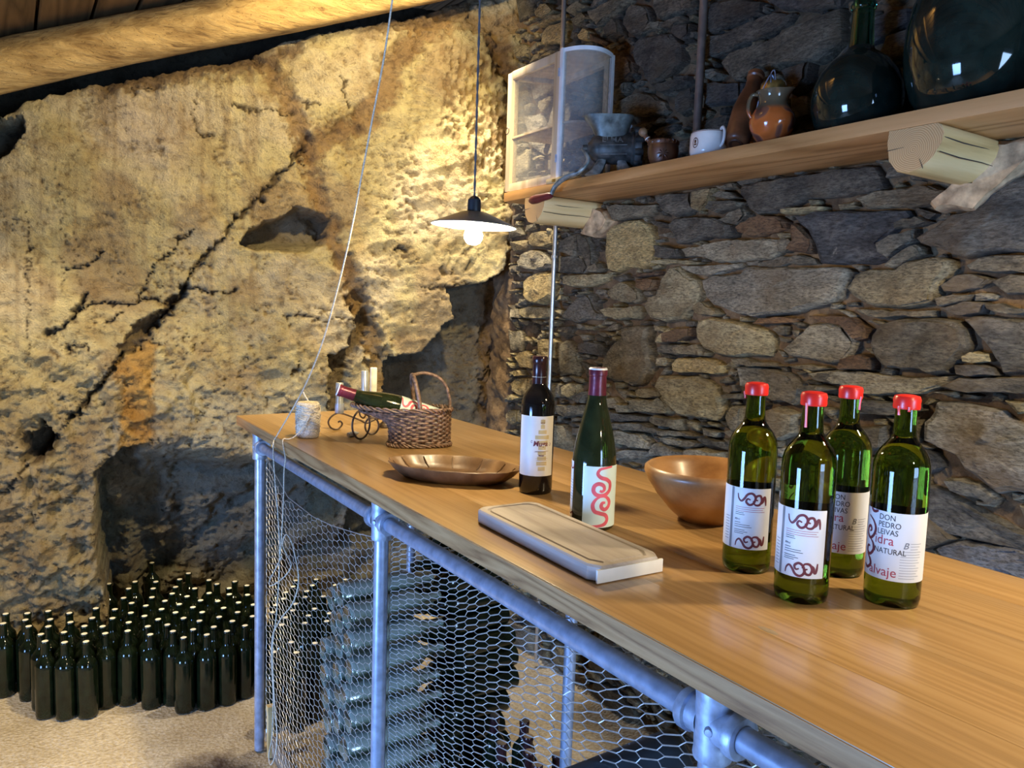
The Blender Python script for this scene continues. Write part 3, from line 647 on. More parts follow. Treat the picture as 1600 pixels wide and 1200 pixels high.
     (J,'y',50,120,90,50,190,40,240,100,190,150,80,170),(J,'y',80,240,200,150,350,130,330,170,230,200,100,250),(J,'y',130,300,200,230,350,180,340,380,120,400),(J,'y',450,330,500,260,560,290,540,360,460,360),(J,'b',360,100,480,20,540,60,400,150),(J,'b',370,180,500,120,540,160,400,230),(J,'r',550,300,700,380,700,420,560,370),
     (J,'s',720,850,800,780,920,740,900,830,760,910),(J,'b',300,0,500,-30,520,10,380,70),
     (K,'s',60,100,180,30,450,0,600,20,600,130,420,180,200,300,60,300),(K,'s',50,340,230,320,520,190,700,110,880,120,830,210,680,320,430,390,280,470,60,540),(K,'s',220,570,300,480,700,350,1000,190,1320,80,1330,380,1100,560,780,600,450,650,430,720,330,720),(K,'g',50,660,200,620,230,660,180,720,90,700),
     (K,'d',60,740,430,740,420,900,60,960),(K,'d',640,0,900,-30,1300,-40,1300,60,1000,100,760,90),(K,'d',800,640,1050,560,1020,720,880,860,830,740),(K,'d',860,880,1020,860,1040,1040,880,1080),
    ]
    MT = dict(y='yellow_stone', b='buff_stone', g='grey_stone', s='slate', d='blue_slate', r='rust_stone', e='pale_slate')
    polys = []
    for (x0, y0, sc), m, *q in T:
        pts = [onX(x0+q[i]/sc, y0+q[i+1]/sc, XW) for i in range(0, len(q), 2)]
        polys.append((m, np.array([[p[1], p[2]] for p in pts])))
    # occupancy of the face, 6 mm cells
    g = .006; gy0, gy1, gz0, gz1 = -.9, 3.12, 0.0, 3.1
    ny, nz = int((gy1-gy0)/g), int((gz1-gz0)/g); occ = np.zeros((nz, ny), bool)
    cy = gy0+(np.arange(ny)+.5)*g; cz = gz0+(np.arange(nz)+.5)*g
    def cells(pl, grow=0):
        c = pl.mean(0); q = c+(pl-c)*(1+grow); lo = q.min(0); hi = q.max(0)
        a0, a1 = max(0, int((lo[0]-gy0)/g)), min(ny, int((hi[0]-gy0)/g)+1); b0, b1 = max(0, int((lo[1]-gz0)/g)), min(nz, int((hi[1]-gz0)/g)+1)
        if a0 >= a1 or b0 >= b1: return None
        YY, ZZ = np.meshgrid(cy[a0:a1], cz[b0:b1]); return (slice(b0, b1), slice(a0, a1)), inside(YY, ZZ, q)
    for m, pl in polys:
        r = cells(pl)
        if r: occ[r[0]] |= r[1]
    def stone_mesh(pl, mb, proud, seed, fine):
        rs = np.random.default_rng(seed); c = pl.mean(0)
        size = math.sqrt(max(1e-5, abs(np.sum(pl[:, 0]*np.roll(pl[:, 1], -1)-np.roll(pl[:, 0], -1)*pl[:, 1]))/2))
        if fine:                                            # extra corners so the outline is broken, not drawn with a ruler
            out = []
            for i in range(len(pl)):
                a, b = pl[i], pl[(i+1) % len(pl)]; n = max(1, int(np.linalg.norm(b-a)/.035)+1)
                for k in range(n):
                    p = a+(b-a)*k/n; out.append(p+(rs.normal(0, .0022, 2) if k else 0))
            pl = np.array(out)
        n = len(pl); dirs = pl-c; ln = np.linalg.norm(dirs, axis=1, keepdims=True)+1e-6; u = dirs/ln
        def ringat(inset, x, jit):
            q = pl-u*np.minimum(inset, ln*.85); return [(x+rs.normal(0, jit), p[0], p[1]) for p in q]
        e = min(.010, size*.10); tilt = rs.normal(0, .035, 2)
        rings = [ringat(0, XW+.055, 0), ringat(0, XW+.004, .001), ringat(e*.55, XW-proud*.72, .0012), ringat(e*1.6, XW-proud, .0022)]
        if fine:
            for k in (.86, .70, .50, .26):
                q = c+(pl-c)*k; nz_ = fbm(q[:, 0]*24+seed, q[:, 1]*30, seed % 50, 3)-.5
                rings.append([(XW-proud-.004-.004*(1-k)+nz_[i_]*.026, q[i_, 0], q[i_, 1]) for i_ in range(len(q))])
        rings = [[(x+tilt[0]*(y-c[0])+tilt[1]*(z-c[1]), y, z) for x, y, z in r] for r in rings]
        o = len(mb.v); mb.loft(rings, False, False); k = (len(rings)-1)*n
        mb.v.append((XW-proud-.007+(float(fbm(np.array([c[0]*24+seed]), np.array([c[1]*30]), seed % 50, 3)[0])-.5)*.026*fine, c[0], c[1])); ci = len(mb.v)-1
        mb.f += [(o+k+i, o+k+(i+1) % n, ci) for i in range(n)]
        return size
    todo = [(m, pl, True) for m, pl in polys]
    # the rest of the face: first middling blocks low down and outside the traced part, then flat slivers in every gap
    rs = np.random.default_rng(11); fill = []
    def blob(y, z, a, b):
        n = 9; t = np.sort(rs.uniform(0, 2*PI, n)*.35+np.arange(n)*2*PI/n*.65+.0); k = .82+rs.random(n)*.3
        q = np.stack([np.sign(np.cos(t))*np.abs(np.cos(t))**.6*a*k, np.sign(np.sin(t))*np.abs(np.sin(t))**.6*b*k], 1); an = rs.normal(0, .10)
        return np.stack([y+q[:, 0]*math.cos(an)-q[:, 1]*math.sin(an), z+q[:, 0]*math.sin(an)+q[:, 1]*math.cos(an)], 1)
    for (na, a0, a1, b0, b1, gr) in ((1500, .09, .15, .035, .07, .06), (2500, .05, .09, .02, .04, .08), (9000, .028, .055, .009, .018, .05), (14000, .015, .034, .006, .012, .0)):
        for i in range(na):
            y = rs.uniform(gy0+.05, gy1-.04); z = rs.uniform(.05, gz1-.05); pl = blob(y, z, rs.uniform(a0, a1), rs.uniform(b0, b1)); r = cells(pl, gr)
            if r is None or (occ[r[0]] & r[1]).any(): continue
            occ[r[0]] |= r[1]; fill.append(('sdsrsds'[rs.integers(7)] if z > 2.1 and y < 2.6 else 'sgbsdsr'[rs.integers(7)] if y < 2.3 else 'bgsbys'[rs.integers(6)], pl))  # darker stone kinds above the shelf deepen the shade there
    fill.sort(key=lambda q: -np.ptp(q[1][:, 0])*np.ptp(q[1][:, 1])/max(.6, math.hypot(XW, q[1][:, 0].mean()))**2)
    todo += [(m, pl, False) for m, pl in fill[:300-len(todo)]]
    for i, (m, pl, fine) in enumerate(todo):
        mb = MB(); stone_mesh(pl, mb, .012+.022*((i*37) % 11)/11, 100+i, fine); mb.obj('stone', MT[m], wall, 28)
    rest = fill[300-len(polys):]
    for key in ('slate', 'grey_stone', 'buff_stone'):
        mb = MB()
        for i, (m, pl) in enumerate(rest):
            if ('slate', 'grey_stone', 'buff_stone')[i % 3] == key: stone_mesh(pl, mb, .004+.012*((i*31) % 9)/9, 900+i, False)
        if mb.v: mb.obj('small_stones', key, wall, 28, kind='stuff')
    # clay daubed round the two shelf logs
    for pts in ([(1480,310),(1500,292),(1535,296),(1556,285),(1555,225),(1610,215),(1640,235),(1600,275),(1560,310),(1535,335),(1500,328),(1470,332),(1462,322)], [(930,352),(938,322),(956,330),(962,345),(955,360),(940,372),(918,368)]):
        pl = np.array([[p[1], p[2]] for p in (onX(x, y, XW) for x, y in pts)]); mb = MB(); stone_mesh(pl, mb, .045, 5, True); mb.obj('clay_daub', 'daub', wall, 50)
M['daub'] = plain('clay_daub', (.40, .28, .16), .95, 0, .3, 30, 1.0)
build_stone_wall()

# ------------------------------------------------------------------ ceiling: boards over log rafters
def ceil_z(x): return 2.600+.345*x
def build_ceiling():
    mb = MB(); th = .03
    mb.add([(-2.8, -3.2, ceil_z(-2.8)+.06), (2.6, -3.2, ceil_z(2.6)+.06), (2.6, 4.6, ceil_z(2.6)+.06), (-2.8, 4.6, ceil_z(-2.8)+.06)] + [(-2.8, -3.2, ceil_z(-2.8)+.09), (2.6, -3.2, ceil_z(2.6)+.09), (2.6, 4.6, ceil_z(2.6)+.09), (-2.8, 4.6, ceil_z(-2.8)+.09)],
           [(0,1,2,3),(7,6,5,4),(0,4,5,1),(1,5,6,2),(2,6,7,3),(3,7,4,0)])
    c = mb.obj('ceiling', 'ceiling_wood', None, None, kind='structure')
    x = -2.75; i = 0; rs = np.random.default_rng(4)
    while x < 2.5:
        wd = .145+rs.random()*.05; b = MB(); x2 = min(x+wd, 2.55); dz = rs.normal(0, .003); g = .006
        pr = [(x+g, ceil_z(x+g)+dz+.003), (x+g+.006, ceil_z(x+g)+dz), (x2-g-.006, ceil_z(x2-g)+dz), (x2-g, ceil_z(x2-g)+dz+.003), (x2-g, ceil_z(x2-g)+.065), (x+g, ceil_z(x+g)+.065)]
        b.loft([[(px_, -3.1, pz) for px_, pz in pr], [(px_, 4.5, pz) for px_, pz in pr]]); b.obj('plank', 'ceiling_wood', c, 30); x = x2; i += 1
build_ceiling()
def build_beam():
    t = thing('ceiling_beam', 'round barked log rafter running along the top of the rock wall', 'beam', (0, 0, 0))
    rs = np.random.default_rng(3); rings = []
    bz = lambda x: Vector((x, 3.70-.33*x, 2.476+.345*x)); a = bz(-2.6); b = bz(2.2)
    n = 84; sg = 28; ax = (b-a).normalized(); side = ax.cross(Vector((0, 0, 1))).normalized(); up = side.cross(ax)
    for i in range(n+1):
        s = i/n; c = a.lerp(b, s)+up*(.004*math.sin(s*9+1)+.003*math.sin(s*23))
        r0 = .106-.018*s+.003*math.sin(s*17)
        rings.append([c+(side*math.cos(q)*.92+up*math.sin(q))*(r0*(1+.05*math.sin(3*q+s*6)+.03*math.sin(7*q+s*11)+.012*float(rs.normal()))) for q in [2*PI*k/sg for k in range(sg)]])
    MB().loft(rings).obj('log', 'beam_wood', t, 60)
    # knots on the log's face
    for s, q in ((.757, 2.75), (.66, 3.05), (.81, 2.9)):
        c = a.lerp(b, s); d = side*math.cos(q)*.92+up*math.sin(q); p = c+d*(.104-.018*s)
        mt = Matrix.Translation(p) @ d.to_track_quat('Z', 'Y').to_matrix().to_4x4()
        MB().lathe([(0, .010), (.008, .012), (.011, .006), (.017, .011), (.024, .004), (.030, -.006)], 18, mt, 1.3, .9).obj('knot', 'old_plank', t, 50)
build_beam()
# batten crossing the boards, seen at the very top left
def build_batten():
    b = MB(); a = [(-1.4, 2.92), (.9, 2.30)]
    z0 = lambda x: ceil_z(x)
    r = []
    for x, y in ((-1.6, 3.22), (1.3, 2.34)):
        r.append([(x, y, z0(x)-.055), (x+.02, y+.10, z0(x)-.055), (x+.02, y+.10, z0(x)+.01), (x, y, z0(x)+.01)])
    b.loft(r).obj('trim_1', 'ceiling_wood', None, 30, kind='structure')
build_batten()

# ------------------------------------------------------------------ the unseen side of the room: plastered walls with a doorway and an added half-door
M['lime'] = plain('lime_plaster', (.30, .27, .22), .95, 0, .15, 6, .5)
def build_back():
    b = MB()
    for q in ((-2.8, .0, .40, 2.1), (1.60, .0, 2.4, 2.1), (-2.8, 2.1, 2.4, 3.6)): b.box((q[0], -3.1, q[1]), (q[2], -2.95, q[3]))
    b.obj('wall_back', 'lime', None, None, kind='structure')
    b = MB()
    for q in ((-3.1, 0, .45, 3.0), (1.55, 0, 4.6, 3.0), (.45, 1.15, 1.55, 3.0)): b.box((-2.75, q[0], q[1]), (-2.6, q[2], q[3]))
    b.obj('wall_front', 'lime', None, None, kind='structure')
    b = MB()
    for q in ((.40, .46, 0, 2.1), (1.54, 1.60, 0, 2.1)): b.box((q[0], -3.06, q[2]), (q[1], -2.93, q[3]))
    b.box((.40, -3.06, 2.04), (1.60, -2.93, 2.1)); b.obj('door_1', 'old_plank', None, None, kind='structure')
    b = MB(); b.box((-2.72, .44, 0), (-2.58, .50, 1.66)); b.box((-2.72, 1.5, 0), (-2.58, 1.56, 1.66)); b.box((-2.70, .5, 1.10), (-2.60, 1.5, 1.15))
    for k in range(5): b.box((-2.66, .502+k*.2, 1.15), (-2.595, .698+k*.2, 1.62))
    b.obj('added_half_door', 'old_plank', None, None, kind='structure')  # half-door made up, boarded above to keep the blue light low
build_back()

# ================================================================== THE BAR COUNTER
TT = 1.2
def build_counter():
    t = thing('bar_counter', 'long oak-topped bar on a galvanised pipe frame with wire netting', 'bar counter', (0, 0, 0))
    rs = np.random.default_rng(2)
    xs = [.66, .80, .935, 1.075, 1.21, 1.345]
    for i in range(5):
        b = MB(); b.bbox((xs[i]+(0 if i == 0 else .0001), -.9, 1.167), (xs[i+1]-.0001, 2.76, 1.2), .0004); b.obj('top_plank', 'oak_top', t, 30)
    MB().bbox((.6585, -.9, 1.1675), (.6604, 2.758, 1.1985), .0006).obj('front_edge', 'oak_edge', t, 30, label='brown front edge of the top')  # redder brown than the top, set against the blue light here
    MB().lathe([(0, .0004), (.011, .0006), (.013, 0)], 14, Matrix.Translation(onZ(1200, 985, 1.2).tolist()), .45, 1.2).obj('knot', 'old_plank', t)
    PX = .715; RZ = 1.103
    for y in (2.668, 1.625, .612, -.40):
        MB().tube([(PX, y, 0), (PX, y, 1.167)], .0172, 20).obj('post', 'galvanised', t)
    for y in (2.668, 1.640, .612, -.40):
        MB().tube([(1.30, y, 0), (1.30, y, 1.167)], .0172, 18).obj('post', 'galvanised', t)
    for a, b_ in ((2.655, 1.65), (1.60, .64), (.585, -.38)):
        MB().tube([(PX, a, RZ), (PX, b_, RZ)], .0167, 20).obj('rail', 'galvanised', t)
    for y in (2.668, 1.625, .612):
        b = MB()
        b.lathe([(.0185, -.045), (.0235, -.045), (.0245, -.040), (.0235, -.03), (.0245, 0), (.0235, .03), (.0245, .040), (.0235, .048), (.0175, .05)], 24, Matrix.Translation((PX, y, RZ)))
        for s in ((-1, 1) if y < 2.6 else (-1,)):
            b.lathe([(.0235, .012), (.0235, .030), (.0275, .032), (.0275, .043), (.0255, .046), (.0172, .046)], 24, Matrix.Translation((PX, y, RZ)) @ Matrix.Rotation(-s*PI/2, 4, 'X'))
        c = b.obj('clamp', 'fitting', t, 40)
        MB().lathe([(0, .0305), (.0045, .030), (.006, .028), (.0065, .023)], 12, Matrix.Translation((PX, y, RZ)) @ Matrix.Rotation(-PI/2, 4, 'Y') @ Matrix.Rotation(.5, 4, 'X')).obj('set_screw', 'fitting', c)
    # sill board along the foot of the netting
    MB().bbox((.737, -.4, .0), (.748, 2.64, .085), .003).obj('sill_board', 'old_plank', t, 30)
    # hexagonal netting, every wire a real one
    mb = MB(); w = .0535; cw = .75*w
    topl = [(-.9, 1.164), (1.59, 1.164), (1.601, 1.073), (1.717, 1.052), (1.892, 1.026), (2.044, 1.012), (2.279, 1.015), (2.45, 1.07), (2.655, 1.10)]
    topl = [(min(2.655, y*1.056) if y > 1.6 else y, 1.6-(1.6-z)*(1.056 if y > 1.6 else 1)) for y, z in topl]; ty, tz = zip(*topl)
    for ya, yb, hy, hh, shear in ((1.63, 2.655, (1.6, 2.7), (.0195, .0225), .10), (-.5, 1.615, (.5, .9, 1.3, 1.62), (.0180, .0160, .0130, .0115), .24)):
        cache = {}; seen = set(); nc = int((yb-ya)/cw)+1; nr = 130
        def node(y, b):
            k = (round(y/.0025), round(b*4))
            if k not in cache:
                yy = min(yb, max(ya, y+rs.normal(0, .0020))); h = np.interp(yy, hy, hh)
                z = .60+b*h+shear*(yb-yy)-.05*math.sin((yb-yy)*2.0)+.006*math.sin(yy*13)+rs.normal(0, h*.05)
                cache[k] = (Vector((.7345+.007*math.sin(yy*5+z*2)*math.sin(z*4+1)*min(1, (yb-yy)*6, (yy-ya)*6)+rs.normal(0, .0008), yy, z)))
            return cache[k]
        def wire(a, c):
            k = (round(a[0]/.0025), round(a[1]*4), round(c[0]/.0025), round(c[1]*4))
            if k in seen or k[2:]+k[:2] in seen: return
            seen.add(k); p, q = node(*a), node(*c)
            if max(p.z, q.z) > min(np.interp(p.y, ty, tz), np.interp(q.y, ty, tz)) or min(p.z, q.z) < .02: return
            flat = abs(a[1]-c[1]) < .2; m = (p+q)/2+Vector((rs.normal(0, .0005), 0, rs.normal(0, .0006)))
            mb.tube([p, q] if flat else [p, m, q], .00110 if flat else .00082, 4 if flat else 3, False, False)
        for c in range(nc+1):
            for r in range(-nr, nr):
                cy = ya+c*cw; cz = r+(.5 if c % 2 else 0); zz = .60+cz*np.interp(cy, hy, hh)+shear*(yb-cy)
                if zz < -.1 or zz > 1.3: continue
                hexv = [(cy-w/2, cz), (cy-w/4, cz+.5), (cy+w/4, cz+.5), (cy+w/2, cz), (cy+w/4, cz-.5), (cy-w/4, cz-.5)]
                for i in range(6): wire(hexv[i], hexv[(i+1) % 6])
    # selvedge wire along the sagging top edge
    mb.tube([(.7345, y, np.interp(y, ty, tz)-.004) for y in np.linspace(1.645, 2.65, 30)], .0012, 5)
    mb.obj('wire_netting', 'wire', t, 60, kind='stuff')
build_counter()

# ================================================================== SHELF ON LOGS
SZ0, SZ1, SX = 2.0386, 2.0746, 1.712
def build_shelf():
    t = thing('wall_shelf', 'long pine plank shelf on two log ends set in the stone wall', 'shelf', (0, 0, 0))
    MB().bbox((SX, -1.8, SZ0), (2.03, 2.72, SZ1), .002).obj('shelf_plank', 'pine_shelf', t, 30)
    for yc, wd in ((1.00, .125), (2.50, .13)):
        b = MB()
        prof = [(.5, 0), (.52, -.25), (.46, -.62), (.30, -.84), (.08, -.90), (-.14, -.86), (-.36, -.66), (-.50, -.40), (-.53, -.2), (-.47, -.05), (-.40, 0)]
        rs = np.random.default_rng(int(yc*10)); rings = []
        for x in (SX+.002, SX+.006, 1.78, 1.86, 1.94, 2.06):
            k = .985 if x < SX+.004 else 1
            rings.append([(x, yc+p*wd*k*(1+(.015*rs.normal() if z else 0)), SZ0-.0005+z*.112*k) for p, z in prof])
        o = b.loft(rings).obj('log_bracket', 'pale_pine', t, 40)
        e = MB(); e.add([(0, p*wd*.98, .050+z*.112*.98) for p, z in prof], [tuple(range(len(prof)))]); eo = e.obj('end_grain', 'pine_end', o, None); eo.location = (SX+.0015, yc, SZ0-.0508)
        # drying splits along the log
        s = MB()
        for q, z in ((-.505, -.28), (-.46, -.56)):
            zz = SZ0+z*.112; yy = yc-.0+q*wd
            s.tube([(SX+.004, yy-.0005, zz), (1.80, yy-.0008, zz-.003), (1.90, yy-.001, zz-.001), (1.985, yy, zz-.003)], [.0012, .0016, .0012, .0004], 5)
        s.tube([(SX+.0008, yc+.5*wd, SZ0-.045), (SX+.0008, yc+.18*wd, SZ0-.042)], [.0010, .0003], 4); s.tube([(SX+.0008, yc-.2*wd, SZ0-.095), (SX+.0008, yc-.12*wd, SZ0-.072)], [.0010, .0003], 4)
        s.obj('split', 'ink', o)
build_shelf()

# ================================================================== POLES, PENDANT LAMP, TWINE
def build_poles():
    t = thing('steel_conduit', 'thin shiny steel conduit tube fixed upright near the rock corner', 'pipe', (1.955, 2.69, 0))
    MB().tube([(0, .02, .02), (0, .0, 1.2), (0, -.004, 2.0), (0, -.004, 3.2)], .0095, 14).obj('tube', 'steel_pole', t)
    for z in (1.83, 1.13):
        b = MB(); b.lathe([(.0098, -.006), (.0125, -.006), (.0125, .006), (.0098, .006)], 16, Matrix.Translation((0, .004 if z < 1.3 else 0, z))); b.bbox((-.004, -.024, z-.005), (.004, -.010, z+.005), .001); b.obj('saddle_clip', 'steel_pole', t)
    t = thing('dark_conduit', 'dark brown tube standing behind the white mug, against the stones', 'pipe', (1.955, 1.90, 0))
    MB().tube([(0, 0, SZ1), (0, 0, 3.2)], .014, 14).obj('tube', 'dark_pole', t)
    MB().lathe([(.014, 0), (.019, 0), (.019, .012), (.014, .014)], 14, Matrix.Translation((0, 0, SZ1))).obj('collar', 'dark_pole', t)
build_poles()
def build_lamp():
    LX, LY, LZ = .9, 1.556, 1.79
    t = thing('pendant_lamp', 'flat grey enamel pendant lamp with a bare lit bulb', 'lamp', (LX, LY, LZ))
    tilt = Matrix.Rotation(.035, 4, Vector((.545, .838, 0)))
    MB().lathe([(.0235, .0300), (.030, .0292), (.060, .0165), (.096, .0012), (.0990, -.0005), (.0990, -.0022), (.0965, -.0022)], 56, tilt).obj('shade', 'enamel_grey', t, 50)
    MB().lathe([(.0965, -.0020), (.060, .0140), (.030, .0265), (.0, .0275)], 56, tilt).obj('shade_lining', 'enamel_white', t, 50)
    MB().lathe([(.0, .0665), (.004, .0665), (.009, .064), (.0145, .058), (.0155, .050), (.0155, .030), (.0235, .0298)], 28).obj('lamp_holder', 'black_plastic', t)
    MB().lathe([(0, .027), (.013, .027), (.013, .004), (.010, .002)], 20).obj('bulb_socket', 'enamel_white', t)
    MB().lathe([(.0095, .006), (.012, -.002), (.0185, -.012), (.0215, -.022), (.0205, -.031), (.015, -.040), (.008, -.0437), (0, -.0445)], 24).obj('bulb', 'bulb', t)
    b = MB()
    for s in (0, PI):
        b.tube([(.0016*math.cos(k*1.4+s), .0016*math.sin(k*1.4+s), .066+k*.014) for k in range(0, 88)], .0016, 5)
    b.obj('twisted_cord', 'cord', t)
build_lamp()
def pz(x, y, X): p = onX(x, y, X); return (float(p[0]), float(p[1]), float(p[2]))
def build_twine():
    # line from the roof down over the edge of the bar, looped below it
    b = MB()
    up = [pz(x, y, .66-.0*k) for k, (x, y) in enumerate([(616,-30),(613,0),(600,90),(583,180),(566,270),(549,360),(528,450),(504,535),(478,600),(452,648),(432,682)])]
    dn = [pz(x, y, .650) for x, y in [(427,696),(429,740),(434,800),(437,850),(436,900),(432,960),(426,1010),(427,1060),(430,1110),(433,1150),(430,1180),(423,1195),(420,1180),(425,1150),(427,1090),(424,1030),(425,1000)]]
    lp = [pz(x, y, .645) for x, y in [(429,985),(440,965),(456,945),(465,920),(466,895),(461,868),(455,845),(447,835),(442,850),(449,868),(455,880),(452,892),(440,905),(424,915),(421,908),(430,890),(441,868)]]
    d_ = np.array(up[0])-np.array(up[3]); up = [tuple(np.array(up[0])+d_*k) for k in (2.6, 1.8, .9)]+up
    b.tube(spline(up+dn+lp, 6), .0019, 6).obj('hanging_twine', 'twine', None, 60, label='long pale twine hanging from the roof and looped down the bar front', category='string')
    c = np.array([.742, 2.24, TT])
    t = thing('twine_ball', 'cylindrical ball of fuzzy white sisal twine at the bar end', 'twine', tuple(c))
    rs = np.random.default_rng(8); b = MB()
    MB().lathe([(0, .001), (.030, .001), (.0335, .006), (.034, .05), (.0335, .10), (.029, .106), (0, .104)], 28).obj('core', 'twine', t)
    for k in range(34):
        ph = rs.uniform(0, 2*PI); tl = rs.choice([-1, 1])*rs.uniform(.25, .6); z0 = rs.uniform(.028, .082); r = .0345+rs.uniform(0, .0015)
        b.tube([(r*math.cos(ph+a), r*math.sin(ph+a), min(.105, max(.003, z0+.035*tl*math.sin(a)))) for a in np.linspace(0, 2*PI, 30)[:-1]], .0014, 4, True)
    for k in range(40):
        ph = rs.uniform(0, 2*PI); z = rs.uniform(.02, .106); r = .034
        b.tube([(r*math.cos(ph), r*math.sin(ph), z), ((r+.006)*math.cos(ph+.1), (r+.006)*math.sin(ph+.1), z+rs.normal(0, .004)), ((r+.010)*math.cos(ph+.25), (r+.010)*math.sin(ph+.25), z+rs.normal(0.002, .006))], .00022, 3)
    b.obj('winding', 'twine', t, 60)
    e = MB(); e.tube(spline([(.004, .0, .100), (.0, .004, .112), (-.008, .006, .125), (-.012, .008, .136)], 5), .0021, 6); e.obj('loose_end', 'twine', t)
    e = MB(); q = [np.array(pz(x, y, .652))-c for x, y in [(446,716),(444,735),(443,780),(440,840),(437,880)]]
    a = [(-.006, -.040, .075), (-.020, -.038, .045), (-.048, -.034, .012), (-.066, -.030, .003), (-.084, -.030, .0005)]
    e.tube(spline(a+[tuple(v) for v in q], 6), .0018, 6); e.obj('loose_strand', 'twine', t)
build_twine()

# ================================================================== BOTTLES
BORD = [(.0375,.012),(.0376,.10),(.0376,.192),(.0370,.202),(.0345,.212),(.0300,.2205),(.0240,.2285),(.0185,.2355),(.0160,.242),(.0150,.252),(.0143,.268),(.0140,.284),(.0158,.2855),(.0160,.2925),(.0148,.2945)]
BASE = [(0,.008),(.012,.006),(.026,.0025),(.0325,.0),(.0360,.0025)]
def bordeaux(seg, top=.2955): return BASE+BORD+[(.0120, top), (0, top)]
BURG = BASE[:3]+[(.0360,.0),(.0400,.003),(.0415,.012),(.0416,.09),(.0414,.118),(.0395,.142),(.0352,.168),(.0300,.190),(.0248,.210),(.0200,.228),(.0172,.243),(.0158,.26),(.0150,.284),(.0165,.2855),(.0166,.293),(.0155,.2955),(.012,.297),(0,.297)]
def wrap_label(R, a0, a1, z0, z1, name, mat, parent, n=40, rot=0):
    b = MB(); v = []; f = []
    for i in range(n+1):
        a = rot+a0+(a1-a0)*i/n
        v += [(R*math.cos(a), R*math.sin(a), z0), (R*math.cos(a), R*math.sin(a), z1), ((R-.00025)*math.cos(a), (R-.00025)*math.sin(a), z0), ((R-.00025)*math.cos(a), (R-.00025)*math.sin(a), z1)]
    for i in range(n):
        p = i*4; q = p+4; f += [(p, q, q+1, p+1), (p+2, p+3, q+3, q+2), (p+1, q+1, q+3, p+3), (p, p+2, q+2, q)]
    f += [(0, 1, 3, 2), (n*4, n*4+2, n*4+3, n*4+1)]
    return b.add(v, f).obj(name, mat, parent, 40)
_txt = {}
def text2d(s, size, bold=0.0, shear=0.0):
    k = (s, size, bold, shear)
    if k in _txt: return _txt[k]
    cu = bpy.data.curves.new('txt', 'FONT'); cu.body = s; cu.size = size; cu.resolution_u = 3; cu.offset = bold; cu.shear = shear
    o = bpy.data.objects.new('txt', cu); COL.objects.link(o); bpy.context.view_layer.update()
    me = bpy.data.meshes.new_from_object(o.evaluated_get(bpy.context.evaluated_depsgraph_get()))
    v = [tuple(p.co) for p in me.vertices]; f = [tuple(p.vertices) for p in me.polygons]
    bpy.data.objects.remove(o); bpy.data.curves.remove(cu); bpy.data.meshes.remove(me)
    _txt[k] = (v, f); return v, f
class Flat:
    """flat print in label metres, x along the label, y up; wrapped on a cylinder or laid on a plane when built"""
    def __init__(s): s.v = []; s.f = []
    def text(s, t, x, y, size, bold=0, shear=0, stretch=1):
        v, f = text2d(t, size, bold, shear); o = len(s.v); s.v += [(x+p[0]*stretch, y+p[1]) for p in v]; s.f += [tuple(i+o for i in q) for q in f]; return s
    def rect(s, x0, y0, x1, y1, n=1):
        for i in range(n):
            a = x0+(x1-x0)*i/n; b = x0+(x1-x0)*(i+1)/n; o = len(s.v); s.v += [(a, y0), (b, y0), (b, y1), (a, y1)]; s.f.append((o, o+1, o+2, o+3))
        return s
    def ribbon(s, pts, w, n=7, taper=True):
        P = spline(pts, n); m = len(P); o = len(s.v)
        for i in range(m):
            t = P[min(i+1, m-1)]-P[max(i-1, 0)]; t = t/(np.linalg.norm(t)+1e-9); nn = np.array([-t[1], t[0]]); u = i/(m-1)
            ww = w*(.45+.55*min(1, 4*u, 4*(1-u)+.2)) if taper else w
            s.v += [tuple(P[i]+nn*ww/2), tuple(P[i]-nn*ww/2)]
        s.f += [(o+2*i, o+2*i+1, o+2*i+3, o+2*i+2) for i in range(m-1)]; return s
    def wrap(s, R, a0, name, mat, parent, zoff=0):
        # text reads left to right when seen from outside: x grows with the angle
        b = MB(); b.v = [(R*math.cos(a0+x/R), R*math.sin(a0+x/R), zoff+y) for x, y in s.v]; b.f = list(s.f); return b.obj(name, mat, parent, None, **({} if 'swirl' in name or 'band' in name else {'kind': 'stuff'}))
SW_TALL = [[(1300,664),(1262,668),(1222,676),(1207,700),(1225,722),(1262,735),(1287,757),(1287,792),(1266,816),(1235,826),(1203,820),(1186,798),(1192,770),(1216,758),(1243,769),(1250,790),(1236,803),(1222,797)],
           [(1235,828),(1203,846),(1185,880),(1196,914),(1226,926),(1262,938),(1276,962),(1264,986),(1233,998),(1178,1003)],
           [(1235,828),(1266,836),(1287,862),(1281,890),(1256,906),(1235,891),(1240,869),(1259,866)]]
SW_BACK = [[(124,672),(129,698),(144,712),(160,697),(176,673),(200,667),(217,688),(208,718),(188,729),(170,714),(177,697),(192,702)],
           [(205,706),(217,727),(240,726),(252,702),(243,678),(224,680),(218,697),(231,704)], [(240,727),(258,712),(262,690),(270,686),(275,704),(278,732)]]
SW_FRONT = [[(525,676),(548,688),(575,680)],[(515,715),(548,735),(566,768),(558,803),(533,825),(508,806),(512,776),(530,768),(538,784),(526,794)],[(533,826),(556,848),(560,880),(538,905),(516,893),(518,868),(536,866)],[(516,905),(541,928),(548,955),(524,975),(502,962)]]
def swirl(fl, strokes, x0, y0, k, w, flip=False):
    for s in strokes: fl.ribbon([((x-x0)*k, (-(y-y0) if not flip else (y-y0))*k) for x, y in s], w)
    return fl
toCam = lambda x, y: math.atan2(CAM[1]-y, CAM[0]-x)

